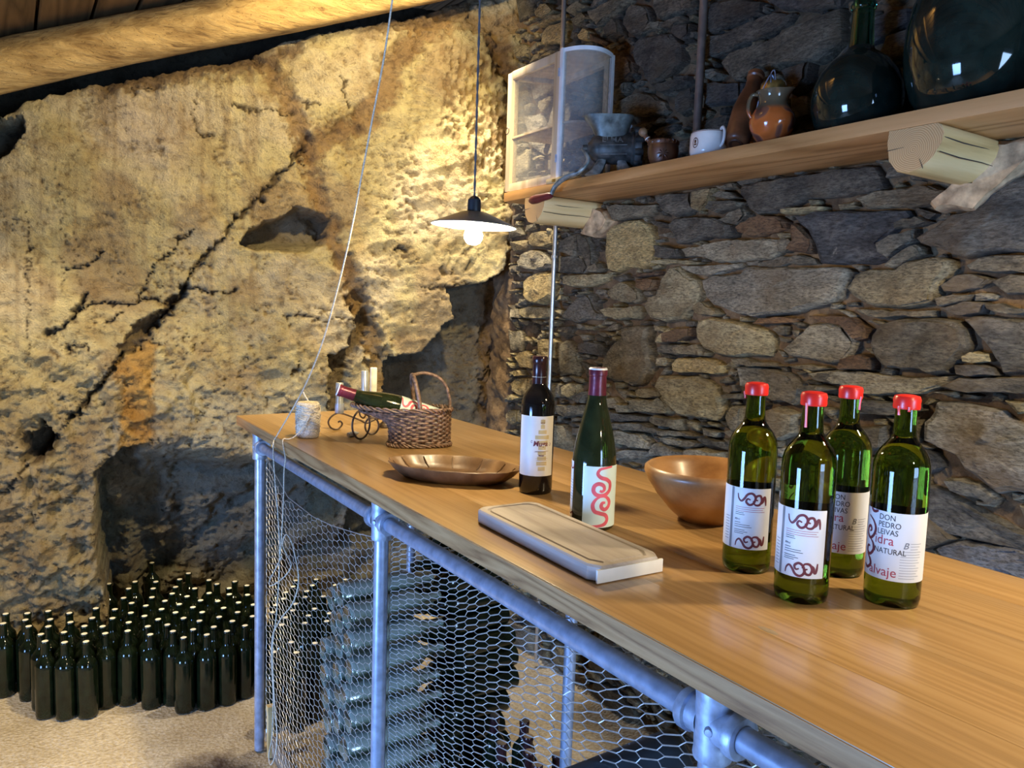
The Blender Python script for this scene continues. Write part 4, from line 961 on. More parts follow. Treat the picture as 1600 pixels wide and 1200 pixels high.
def wax_cap(t, drips):
    b = MB(); b.lathe([(.0142, .2800), (.0172, .2795), (.0180, .2825), (.0176, .2875), (.0182, .2925), (.0165, .2975), (.010, .2992), (0, .2994)], 26)
    for a, ln in drips:
        q = [(.0176, .284), (.0172, .279), (.0165, .283-ln*.6), (.0160, .283-ln)]
        b.tube([(r*math.cos(a), r*math.sin(a), z) for r, z in q], [.0022, .0019, .0016, .0020], 7)
    b.obj('wax_seal', 'red_wax', t, 50, label='red wax seal')
def cider(x, y, label, view, drips):
    t = thing('cider_bottle', label, 'bottle', (x, y, TT), 0, 'red-sealed cider bottles')
    MB().lathe(bordeaux(40), 44).obj('bottle_glass', 'green_cider', t, 50)
    wax_cap(t, drips)
    R = .0378; c = toCam(x, y); H0, H1 = .0395, .1365
    # one sheet of paper goes nearly all the way round: front print centred at c+view
    p = wrap_label(R, -.5, 4.7, H0, H1, 'label_paper', 'paper', t, 64, c+view-1.15)
    a = c+view; Rp = R+.00022
    kx = .0376/145                                        # crop pixels to metres on the paper
    for s in SW_FRONT: swirl(Flat(), [s], 663, 1010, .00029, .0042).wrap(Rp, a, 'swirl_print', 'ink_maroon', p, H0)
    f = Flat(); X = lambda v: (v-663)*.00029; Y = lambda v: (1010-v)*.00029
    for s, x_, y_ in (('DON', 582, 716), ('PEDRO', 580, 752), ('LEIVAS', 577, 788), ('NATURAL', 566, 880)): f.text(s, X(x_), Y(y_), .0112, .00006, 0, .86)
    f.wrap(Rp, a, 'lettering', 'ink', p, H0)
    f = Flat(); f.text('idra', X(566), Y(836), .0190, .00005, 0, .92); f.text('alvaje', X(543), Y(990), .0190, .00005, 0, .95); f.wrap(Rp, a, 'lettering', 'ink_red', p, H0)
    f = Flat(); f.text('B', X(700), Y(845), .0125, .0002, .3)
    for i, (x0, x1) in enumerate([(735,795),(735,785),(735,775),(700,795),(695,790),(692,793),(690,780),(690,790),(690,770),(690,790),(690,785),(690,775),(690,790),(690,768)]):
        yy = 820+i*13.2; f.rect(X(x0), Y(yy)-.00028, X(x1), Y(yy)+.00028, 8)
    f.wrap(Rp, a, 'small_print', 'ink_grey', p, H0)
    # back of the same sheet
    a2 = a+2.72-.0
    for s in SW_BACK:
        Flat().ribbon([((x-203)*.00029, (975-y)*.00029) for x, y in s], .0036).wrap(Rp, a2, 'swirl_print', 'ink_maroon', p, H0)
        Flat().ribbon([((x-203)*.00029, (y-664)*.00029+.002) for x, y in s], .0036).wrap(Rp, a2, 'swirl_print', 'ink_maroon', p, H0)
    f = Flat(); f.rect(-.0345, .0005, -.0300, H1-H0-.0005, 3); f.wrap(Rp, a2, 'grey_band', 'ink_grey', p, H0)
    f = Flat(); X2 = lambda v: (v-203)*.00029; Y2 = lambda v: (975-v)*.00029
    for i, (x0, x1, yy) in enumerate([(115,270,745),(115,262,756),(115,272,767)]): f.rect(X2(x0), Y2(yy)-.0003, X2(x1), Y2(yy)+.0003, 10)
    f.wrap(Rp, a2, 'small_print', 'ink_red', p, H0)
    f = Flat()
    for x0, x1, yy in ((115,160,776),(115,165,786),(113,135,812),(113,145,830),(113,195,842),(113,205,853),(113,170,870),(113,185,880),(113,165,889)): f.rect(X2(x0), Y2(yy)-.0004, X2(x1), Y2(yy)+.0004, 8)
    for i in range(9): f.rect(-.046, .012+i*.0045, -.0365, .0126+i*.0045, 4)
    f.text('75 cl', X2(113), Y2(818), .0045); f.wrap(Rp, a2, 'small_print', 'ink', p, H0)
    return t
cider(.984, .798, 'red-sealed cider bottle nearest the wooden bowl, turned to its back label', -2.72+.12, [(2.2, .010)])
cider(.951, .671, 'red-sealed cider bottle standing furthest forward, one long red wax drip down its neck', -2.72-.02, [(toCam(.951, .671)-.55, .034)])
cider(1.104, .714, 'red-sealed cider bottle half hidden behind the one with the long drip', .12-.0, [(toCam(1.1, .71)+1.0, .020)])
cider(1.058, .597, 'red-sealed cider bottle at the far right, its front lettering facing out', -.02, [(toCam(1.058, .597)-.6, .012), (toCam(1.058, .597)+.2, .006)])

def muga():
    x, y = .969, 1.371; c = toCam(x, y)
    t = thing('red_wine_bottle', 'dark red wine bottle with black capsule and blue-white label, beside the tray', 'bottle', (x, y, TT))
    pr = [(r*.985, z) for r, z in bordeaux(40, .2985)]; MB().lathe(pr, 44).obj('bottle_glass', 'wine_glass', t, 50)
    MB().lathe([(.0163, .2345), (.0158, .244), (.0150, .262), (.0150, .285), (.0163, .287), (.0164, .299), (.0150, .3015), (0, .3018)], 32).obj('capsule', 'capsule_black', t, 40)
    MB().lathe([(.0154, .2555), (.0157, .2558), (.0157, .2568), (.0153, .2572)], 32).obj('capsule_band', 'enamel_grey', t)
    R = .0373; H0, H1 = .0425, .1735; p = wrap_label(R, -1.28, 1.15, H0, H1, 'label_paper', 'paper_pale', t, 40, c); Rp = R+.0002
    f = Flat()
    # pale gold column of ornament on the right half
    for i in range(10):
        z = .012+i*.0115; wd = .008+.004*math.sin(i*1.3)+(.004 if i in (3, 4, 5, 6) else 0); f.rect(.012-wd, z, .012+wd, z+.0085, 5)
    f.ribbon([(.012, .112), (.008, .118), (.012, .124), (.016, .118), (.012, .112)], .0016)
    f.wrap(Rp, c, 'ornament', 'gold_print', p, H0)
    f = Flat(); f.text('Muga', -.0085, .0660, .0165, .0003, .18, .95)
    f.ribbon([(-.0085, .0765), (-.012, .078), (-.0125, .0735), (-.0095, .0735)], .0009); f.ribbon([(.0285, .069), (.032, .067), (.0335, .071), (.030, .073)], .0009)
    f.text('2018', .0065, .1150, .0052); f.text('RIOJA', .0045, .0440, .0048, .0001)
    f.rect(-.004, .0545, .028, .0551, 8); f.rect(-.006, .0530, .018, .0534, 8)
    for i in range(4): f.rect(-.002+i*.0015, .0385-i*.0042, .026-i*.002, .0389-i*.0042, 8)
    f.wrap(Rp+.0002, c, 'lettering', 'ink_maroon', p, H0)
muga()
def burgundy(t, c):
    MB().lathe(BURG, 44).obj('bottle_glass', 'burgundy_glass', t, 50)
    MB().lathe([(.0172, .2485), (.0165, .256), (.0158, .284), (.0172, .2855), (.0173, .295), (.0160, .2985), (0, .2990)], 32).obj('capsule', 'capsule_maroon', t, 40, label='maroon foil capsule')
    MB().lathe([(.0173, .2955), (.0168, .2978), (.0150, .2992), (.0150, .2985)], 32).obj('capsule_rim', 'enamel_white', t)
    R = .0418; H0, H1 = .0085, .1220; p = wrap_label(R, -.86, 1.02, H0, H1, 'label_paper', 'paper_aqua', t, 40, c+.42); Rp = R+.0002
    for s in SW_TALL: swirl(Flat(), [s], 1238, 1010, .000325, .0072).wrap(Rp, c+.42, 'swirl_print', 'ink_pink', p, H0)
    p2 = wrap_label(R, -1.35, .02, H0+.012, H1+.004, 'back_label', 'paper', t, 30, c-1.12); Rp2 = R+.0002
    f = Flat()
    for i in range(8): f.rect(-.018, .070-i*.0052, .012, .0706-i*.0052, 6)
    f.wrap(Rp2, c-1.35, 'small_print', 'ink_grey', p2, H0+.012)
    for s in ([(.006, .100), (.012, .092), (.020, .094), (.022, .102)], [(.004, .012), (.012, .006), (.020, .010), (.022, .004)], [(-.012, .092), (-.004, .100), (.004, .094)]): Flat().ribbon(s, .003).wrap(Rp2, c-1.12-.45, 'swirl_print', 'ink_maroon', p2, H0+.012)
t = thing('white_wine_bottle', 'tall sloping-shouldered bottle with maroon capsule and pink swirl label, behind the board', 'bottle', (.908, 1.097, TT))
burgundy(t, toCam(.908, 1.097))

# ------------------------------------------------------------------ the crowd of full bottles on the floor
def cellar_bottle(seg=20):
    t = thing('cellar_bottle', 'x', 'bottle', (0, 0, 0), 0, 'corked cellar bottles on the floor')
    MB().lathe(bordeaux(seg, .294), seg).obj('bottle_glass', 'cellar_glass', t, 50)
    MB().lathe([(0, .2955), (.009, .2955), (.0110, .2950), (.0110, .288)], 12).obj('cork', 'cork', t, 50)
    return t
TOPS = [(30,372),(15,425),(145,368),(138,405),(150,440),(262,358),(278,400),(270,438),(220,482),(240,518),(375,368),(383,418),(342,472),(346,525),(450,440),(457,475),(465,518),(517,342),(496,396),(550,440),(562,475),(583,210),(612,350),(596,396),(688,238),(663,288),(700,315),(698,368),(687,418),(680,465),(725,200),(834,200),(823,238),(815,282),(787,330),(777,384),(792,440),(808,482),(815,98),(880,305),(865,348),(852,400),(905,430),(922,465),(958,188),(942,230),(920,265),(1010,155),(1040,236),(1003,280),(957,322),(940,365),(988,395),(990,497),(1130,195),(1155,208),(1122,262),(1077,300),(1035,340),(1085,362),(1070,410),(1035,457),(1107,486),(1258,200),(1224,235),(1232,268),(1168,305),(1197,343),(1170,388),(1145,440),(1240,413),(1272,367),(1218,465),(1320,222),(1322,272),(1278,312),(1313,437),(1355,385),(1362,322),(1375,242)]
def build_cellar():
    P = [onZ(x/3.4286, 850+y/3.4286, .295)[:2] for x, y in TOPS]
    Q = [onZ(x, y, .295)[:2] for x, y in ((525,914),(540,905),(571,914),(523,940))]
    ex = [(.90+c*.083+(.04 if r % 2 else 0), 3.02+r*.074-.30*(c*.083), r) for r in range(8) for c in range(6)]
    ex = [e for e in ex if e[0] < 1.36 and all(math.hypot(e[0]-q[0], e[1]-q[1]) > .078 for q in P+Q)]
    nq = len(P)+len(Q); Pn = np.array(P+Q+[np.array(e[:2]) for e in ex]); P0 = Pn.copy()
    for it in range(300):
        d = Pn[:, None]-Pn[None]; r = np.hypot(d[..., 0], d[..., 1])+np.eye(len(Pn))
        ov = np.clip(.0765-r, 0, None); np.fill_diagonal(ov, 0)
        Pn += (d/r[..., None]*ov[..., None]*.5).sum(1)*.6+(P0-Pn)*(.02 if it < 200 else 0)
    n_ex = {}
    proto = cellar_bottle(); used = False
    words = ['first','second','third','fourth','fifth','sixth','seventh','eighth','ninth','tenth','eleventh','twelfth','thirteenth','fourteenth','fifteenth','sixteenth','seventeenth','eighteenth']
    nt_ = len(TOPS); order = sorted(range(nt_), key=lambda i: -TOPS[i][1]); lab_ = {}
    for r in range(6):
        row = sorted(order[r*14:(r+1)*14], key=lambda i: TOPS[i][0])
        for k, i in enumerate(row):
            lab_[i] = 'dark corked bottle in the %s row of the floor crowd, %s from the left' % (['front','second','third','fourth','fifth','rearmost'][r], words[k])
    def exlab(r):
        n_ex[r] = n_ex.get(r, -1)+1
        return 'dark corked floor bottle behind the netting, %s row from the front, %s from the left' % (words[r], words[n_ex[r]])
    for i, (x, y) in enumerate(Pn):
        lab = lab_[i] if i < nt_ else 'dark corked bottle behind the netting against the rock, %s of four' % words[i-nt_] if i < nq else exlab(ex[i-nq][2])
        b = proto if not used else copy_tree(proto); used = True
        b.location = (x, y, .0); b.rotation_euler = (RNG.normal(0, .008), RNG.normal(0, .008), RNG.uniform(0, 6.28)); b['label'] = lab
build_cellar()
# bottles standing inside the cage
def build_caged():
    proto = None
    for i, (x, y, lab) in enumerate([(.882,2.842,'white-corked bottle in the cage corner, rearmost of four'),(.80,2.79,'white-corked bottle in the cage corner, leftmost of four'),(.872,2.745,'white-corked bottle in the cage corner, nearest of four'),(.958,2.79,'white-corked bottle in the cage corner, rightmost of four')]):
        if proto is None: proto = b = cellar_bottle()
        else: b = copy_tree(proto)
        b.location = (x, y, 0); b['label'] = lab; b['group'] = 'corked bottles in the left of the cage'
    p2 = None
    for i, (x, y, lab, m) in enumerate([(1.28,1.99,'dark capsuled bottle in the cage, leftmost of the group by the rear post','cellar_glass'),(1.345,1.915,'dark capsuled bottle in the cage, behind the pale green one','cellar_glass'),(1.305,1.835,'tall dark capsuled bottle in the cage, in front of the pale green one','cellar_glass'),(1.215,1.845,'short-necked dark bottle in the cage, second from the left','cellar_glass'),
                           (1.245,1.700,'dark capsuled bottle in the cage, foremost of the group','cellar_glass'),(1.325,1.712,'dark capsuled bottle standing at the foot of the rear post','cellar_glass'),(1.262,1.765,'lighter green bottle in the middle of the caged group','green_dark')]):
        t = thing('capsuled_bottle', lab, 'bottle', (x, y, 0), 0, 'capsuled bottles standing in the cage')
        MB().lathe(bordeaux(20, .294), 24).obj('bottle_glass', m, t, 50)
        MB().lathe([(.0162, .24), (.0152, .262), (.0150, .286), (.0164, .287), (.0164, .296), (.0150, .2985)], 20).obj('capsule', 'capsule_black', t)
        MB().lathe([(0, .2990), (.0150, .2985)], 16).obj('capsule_top', 'old_plank', t)
build_caged()
# the pile of bottles lying on their sides behind the netting
def build_pile():
    def empty(lab, grp):
        t = thing('empty_bottle', lab, 'bottle', (0, 0, 0), 0, grp)
        MB().lathe(bordeaux(24, .2955), 24).obj('bottle_glass', 'stack_glass', t, 50)
        MB().lathe([(.0158, .2850), (.0166, .2856), (.0168, .2925), (.0156, .2950)], 20).obj('lip', 'stack_glass', t, 50)
        return t
    rs = np.random.default_rng(5); proto = None; rows = ['lowest', 'second', 'third', 'fourth', 'fifth', 'sixth', 'seventh', 'eighth', 'ninth', 'tenth', 'eleventh']
    for r in range(10):
        for c in range(3):
            y = 1.975+c*.0775+rs.normal(0, .004); z = .039+r*.0765+(.0385 if c % 2 else 0); x = .768+rs.normal(0, .010)+(.012 if c == 1 else 0)
            if proto is None: proto = b = empty('x', 'empties lying in the pile, necks to the back')
            else: b = copy_tree(proto)
            b.location = (x, y, z); b.rotation_euler = (0, PI/2+rs.normal(0, .012)-.015, rs.normal(0, .03))
            b['label'] = 'empty green bottle lying in the %s column of the caged pile, %s row up' % (['nearest', 'second', 'third'][c], rows[r])
    proto = None
    for r in range(11):
        for c in range(3):
            y = 2.11+c*.0775+rs.normal(0, .004); z = .039+r*.0765+(.0385 if c % 2 else 0); x = 1.40+rs.normal(0, .014)
            if r == 10 and c == 1: continue
            if proto is None:
                proto = b = thing('dark_bottle', 'x', 'bottle', (0, 0, 0), 0, 'dark bottles lying in the pile, bases to the back')
                MB().lathe(bordeaux(24, .2955), 22).obj('bottle_glass', 'cellar_glass', b, 50); MB().lathe([(0, .2962), (.011, .2960), (.011, .288)], 12).obj('cork', 'black_rubber', b)
            else: b = copy_tree(proto)
            b.location = (x, y, z); b.rotation_euler = (0, -PI/2+rs.normal(0, .012), rs.normal(0, .03))
            b['label'] = 'dark bottle lying behind the empties, %s column, %s row up' % (['nearest', 'second', 'third'][c], rows[r])
build_pile()
def magnum():
    t = thing('lying_magnum', 'big black bottle lying inside the cage, its rounded end by the third post', 'bottle', tuple(onX(1078, 1188, .86)), 0)
    t.rotation_euler = Vector((-.55, .30, -.25)).to_track_quat('Z', 'Y').to_euler()
    MB().lathe([(0, .010), (.025, .006), (.040, .0), (.048, .004), (.0525, .014), (.0530, .03), (.053, .24), (.049, .262), (.035, .285), (.022, .305), (.018, .33), (.0175, .365), (.020, .367), (.020, .377), (0, .379)], 36).obj('bottle_glass', 'black_rubber', t, 50)
    MB().lathe([(.0182, .335), (.0182, .363), (.0206, .366), (.0206, .378), (0, .3795)], 24).obj('capsule', 'capsule_black', t)
magnum()
def stake():
    p = onX(410, 1112, .725)
    t = thing('wooden_stake', 'short pale wooden stick standing beside the far left post', 'stick', (.735, 2.60, 0))
    MB().loft([[(a*r, b*r, z) for a, b in ((-1,-1),(1,-1),(1,1),(-1,1))] for r, z in ((.009,.0),(.010,.06),(.0105,.16),(.013,.175),(.012,.19))]).obj('stick', 'pale_pine', t, 30)
stake()

# ================================================================== THINGS ON THE BAR
def tray():
    t = thing('carved_tray', 'shallow oval scalloped tray of dark wood on the bar, beside the wine bottle', 'tray', (.868, 1.565, TT), math.atan2(1.434-1.681, .974-.764))
    n = 96; A, B = .162, .093; lob = 12
    def ring(k, z, sc): return [((A*k+0)*math.cos(a)*(1+sc*(abs(math.cos(lob/2*a+.2))**.7-.6)), (B*k)*math.sin(a)*(1+sc*(abs(math.cos(lob/2*a+.2))**.7-.6)), z) for a in [2*PI*i/n for i in range(n)]]
    b = MB(); b.loft([ring(.70, 0, .03), ring(.76, .0015, .05), ring(.90, .018, .06), ring(.985, .0325, .06), ring(1.0, .0350, .06), ring(.985, .0362, .06), ring(.955, .034, .06), ring(.86, .018, .06), ring(.76, .0085, .05), ring(.70, .0065, .02), ring(.3, .0060, .0)])
    b.obj('dish', 'tray_wood', t, 50)
    for i in range(lob):
        a = (PI/2+PI*2*i/2-.2)*2/lob
        p = lambda k, z: (A*k*math.cos(a)*.965, B*k*math.sin(a)*.965, z)
        MB().tube([p(.775, .0095), p(.87, .0195), p(.96, .0335)], [.0012, .0020, .0016], 6).obj('carved_rib', 'tray_wood', t)
tray()
def board():
    t = thing('cutting_board', 'pale wooden carving board with a juice groove at the front edge of the bar', 'board', (.787, 1.035, TT), -.035)
    th = .026
    def outline(ins, nose): # long side along y
        X, Y = .067-ins, .188-ins; q = []
        for a in np.linspace(0, PI/2, 7): q.append((X-.022+.022*math.cos(a), Y-.022+.022*math.sin(a)))
        for a in np.linspace(PI/2, PI, 7): q.append((-X+.022+.022*math.cos(a), Y-.022+.022*math.sin(a)))
        q += [(-X, -Y+.02), (-X+.012, -Y), (X-.012, -Y), (X, -Y+.02)]
        return q
    r = [[(x, y, z) for x, y in outline(i, 0)] for i, z in ((.003, 0), (.0, .003), (0, th-.003), (.0025, th), (.0125, th), (.0140, th-.0028), (.0165, th-.0028), (.018, th), (.04, th))]
    MB().loft(r).obj('board', 'board_wood', t, 30)
    MB().bbox((-.016, .186, .006), (.016, .1885, .018), .001).obj('finger_notch', 'old_plank', t)
    MB().bbox((-.064, -.1905, .0015), (.064, -.1865, th-.004), .0008).obj('end_grain', 'paper_pale', t, 30, label='pale end grain')
board()
def bowl():
    t = thing('wooden_bowl', 'deep turned wooden bowl with a thick rim, behind the red-sealed bottles', 'bowl', (1.140, 1.030, TT))
    MB().lathe([(0, .001), (.040, 0), (.050, .003), (.070, .020), (.096, .050), (.116, .080), (.1225, .094), (.1215, .103), (.1155, .1075), (.1095, .1045), (.104, .092), (.085, .055), (.060, .026), (.030, .014), (0, .012)], 64).obj('bowl', 'bowl_wood', t, 60)
    MB().lathe([(.040, .0005), (.0465, .0), (.0490, .0025), (.0475, .0035)], 48).obj('foot_ring', 'bowl_wood', t)
bowl()

def basket():
    t = thing('wicker_basket', 'brown wicker wine cradle with an arched handle, holding a bottle', 'basket', (.985, 1.985, TT), math.atan2(-.053, .176))
    al_z = [0, .03, .055, .070, .080, .090, .098, .104, .110]; al = [.086, .084, .086, .096, .112, .136, .162, .182, .192]
    def ring(z, off=0, wav=0, ph=0, n=132, waves=17):
        L_ = np.interp(z, al_z, al); Rr = .088+.06*max(0, z-.09); bb = .047+.010*min(1, z/.08); q = []
        for i in range(n):
            a = 2*PI*i/n; c, s = math.cos(a), math.sin(a); k = Rr if c > 0 else L_
            ex = .75 if c > 0 else (.75 if z < .06 else .9)
            taper = 1-(.42*min(1, max(0, -c))**2*sstep(.06, .11, np.float64(z)) if c < 0 else 0)
            w = off+wav*math.sin(waves*a+ph)
            x = math.copysign(abs(c)**ex, c)*(k+w); y = math.copysign(abs(s)**ex, s)*(bb*taper+w)
            lift = (.012*max(0, -c)**3 if z > .1 else 0)
            q.append((x, y, z+lift))
        return q
    b = MB(); k = 0; z = .014
    while z < .104:
        for s in (0, 1): b.tube(ring(z+s*.0022, 0, .0026, PI*(k % 2)), .0023, 5, True)
        z += .0064; k += 1
    b.obj('weave', 'wicker', t, 60, kind='stuff')
    b = MB()
    for i in range(34):
        a = i/34; b.tube([ring(zz, -.0005)[int(a*132) % 132] for zz in (.008, .03, .055, .07, .08, .09, .1, .106)], .0019, 5)
    b.obj('stakes', 'wicker', t, 60)
    b = MB(); nn = 132
    for s in (0, 2*PI/3, 4*PI/3):
        base = ring(.108, .002); b.tube([Vector(p)+Vector((0, 0, 1))*.0042*math.cos(i*2*PI*15/nn+s)+Vector((p[0], p[1], 0)).normalized()*.0042*math.sin(i*2*PI*15/nn+s) for i, p in enumerate(base)], .0030, 5, True)
    b.obj('braided_rim', 'wicker', t, 60)
    b = MB()
    for s in (0, 2*PI/3, 4*PI/3):
        base = ring(.0065, .0025); b.tube([Vector(p)+Vector((0, 0, 1))*.0038*math.cos(i*2*PI*13/nn+s)+Vector((p[0], p[1], 0)).normalized()*.0038*math.sin(i*2*PI*13/nn+s) for i, p in enumerate(base)], .0030, 5, True)
    b.obj('foot_border', 'wicker', t, 60)
    b = MB(); r = ring(.006, -.004); b.add(r, [tuple(range(len(r)))]); b.obj('base_mat', 'wicker', t)
    b = MB()
    arch = spline([(-.004, -.056, .095), (-.012, -.050, .150), (-.020, -.030, .192), (-.022, 0, .205), (-.020, .030, .192), (-.012, .050, .150), (-.004, .056, .095)], 8); b.tube(arch, .0060, 8)
    arm = spline([(-.022, 0, .205), (.012, 0, .211), (.050, 0, .200), (.074, 0, .176), (.086, 0, .140), (.090, 0, .100)], 8); b.tube(arm, .0045, 8)
    for path, rr in ((arch, .0068), (arm, .0052)):
        P = [Vector(p) for p in path]; m = len(P)
        for s in (0, PI):
            q = []
            for i in range((m-1)*3):
                u = i/3; j = int(u); p = P[j].lerp(P[j+1], u-j); tn = (P[j+1]-P[j]).normalized(); a = tn.orthogonal().normalized(); c = tn.cross(a); an = i*.9+s
                q.append(p+(a*math.cos(an)+c*math.sin(an))*rr*.8)
            b.tube(q, .0012, 4)
    b.obj('handle', 'wicker', t, 60)
    ang = t.rotation_euler.z
    w = thing('cradled_wine_bottle', 'dark bottle with maroon capsule lying tilted in the wicker basket', 'bottle', (0, 0, 0))
    a = Vector((-math.cos(.33), 0, math.sin(.33))); a.rotate(Euler((0, 0, ang)))
    pos = Vector((.050, 0, .066)); pos.rotate(Euler((0, 0, ang))); w.location = Vector((.985, 1.985, TT))+pos
    q = a.to_track_quat('Z', 'Y'); w.rotation_euler = q.to_euler()
    # turn the label up towards the viewer
    inv = q.to_matrix().inverted(); d = inv @ Vector((-.36, -.72, .75)); burgundy(w, math.atan2(d.y, d.x)-.42)
basket()

def candle_holder():
    hub = Vector((1.03, 2.33, TT))
    t = thing('iron_candle_holder', 'scrolled wrought iron candle holder behind the wicker basket', 'candle holder', tuple(hub))
    L0 = lambda x, y, z: (x-hub.x, y-hub.y, z)
    MB().lathe([(0, .0), (.022, .002), (.020, .010), (.008, .020), (.006, .055), (.011, .060), (0, .064)], 16).obj('hub', 'iron', t)
    ends = [(.873, 2.329, .058), (1.015, 2.47, .066), (1.06, 2.50, .070), (1.262, 2.40, .010)]
    for i, (x, y, z) in enumerate(ends):
        e = Vector(L0(x, y, z)); h = Vector((e.x, e.y, 0)); d = h.normalized(); l = h.length
        pt = lambda u, zz: d*u+Vector((0, 0, zz))
        if i < 3:
            path = [pt(.004, .040), pt(l*.28, .024), pt(l*.42, .018), pt(l*.6, .032), pt(l*.97, z-.004), pt(l+.022, z-.010), pt(l+.036, z-.030), pt(l+.026, z-.050), pt(l+.004, max(.003, z-.054)), pt(l-.010, z-.040), pt(l-.004, z-.030), pt(l+.004, z-.032)]
        else:
            path = [pt(.004, .030), pt(l*.35, .012), pt(l*.6, .006), pt(l*.85, .008), pt(l, .020), pt(l+.01, .034)]
        MB().tube(spline(path, 7), .0029, 7).obj('scroll_arm', 'iron', t)
        if i < 3:
            MB().lathe([(0, -.006), (.012, -.004), (.0145, 0), (.0140, .028), (.0128, .028), (.0125, .004), (0, .004)], 20, Matrix.Translation(e)).obj('candle_cup', 'iron' if i else 'fitting', t)
    for (x, y, r, an) in ((.868, 2.135, .043, .35), (.930, 2.20, .026, -.3)):
        c = Vector(L0(x, y, r+.003)); ax = Vector((math.cos(an), math.sin(an), 0))
        MB().tube([c+ax*r*.8*math.cos(a)+Vector((0, 0, r*math.sin(a))) for a in np.linspace(0, 2*PI, 40)[:-1]], .0030, 7, True).obj('hoop', 'iron', t)
    b = MB(); b.tube(spline([L0(.868, 2.135, .088), L0(.90, 2.19, .070), L0(.96, 2.26, .045), L0(1.03, 2.33, .035)], 6), .0026, 6); b.tube(spline([L0(.930, 2.20, .056), L0(.97, 2.26, .05), L0(1.03, 2.33, .045)], 6), .0026, 6)
    b.obj('hoop_stay', 'iron', t)
    for i, (x, y, z) in enumerate(ends[:3]):
        lab = ['silvery tube candle standing left of the tilted bottle', 'bluish tube candle behind the bottle, left of the pair', 'white worn tube candle behind the bottle, right of the pair'][i]
        k = thing('candle', lab, 'candle', (x, y, TT+z+.004), 0, 'candles in the iron holder')
        h = [.090, .106, .110][i]
        MB().lathe([(0, 0), (.0118, 0), (.0120, h-.002), (.0108, h), (.004, h-.002), (0, h-.003)], 20).obj('stick', 'candle_metal' if i < 2 else 'candle_wax', k)
        MB().tube([(0, 0, h-.003), (.0008, 0, h+.004)], .0007, 5).obj('wick', 'ink', k)
candle_holder()
def lump():
    t = thing('grey_stopper', 'small grey conical stopper lying between the twine and the basket', 'stopper', (.872, 2.200, TT+.008), .5)
    MB().lathe([(0, -.022), (.0075, -.021), (.009, -.004), (.006, .010), (.002, .022), (0, .023)], 16, Matrix.Rotation(PI/2, 4, 'Y')).obj('cone', 'grey_lump', t)
    MB().lathe([(0, -.0265), (.0070, -.026), (.0072, -.021), (0, -.0205)], 16, Matrix.Rotation(PI/2, 4, 'Y')).obj('cap', 'candle_metal', t)
lump()

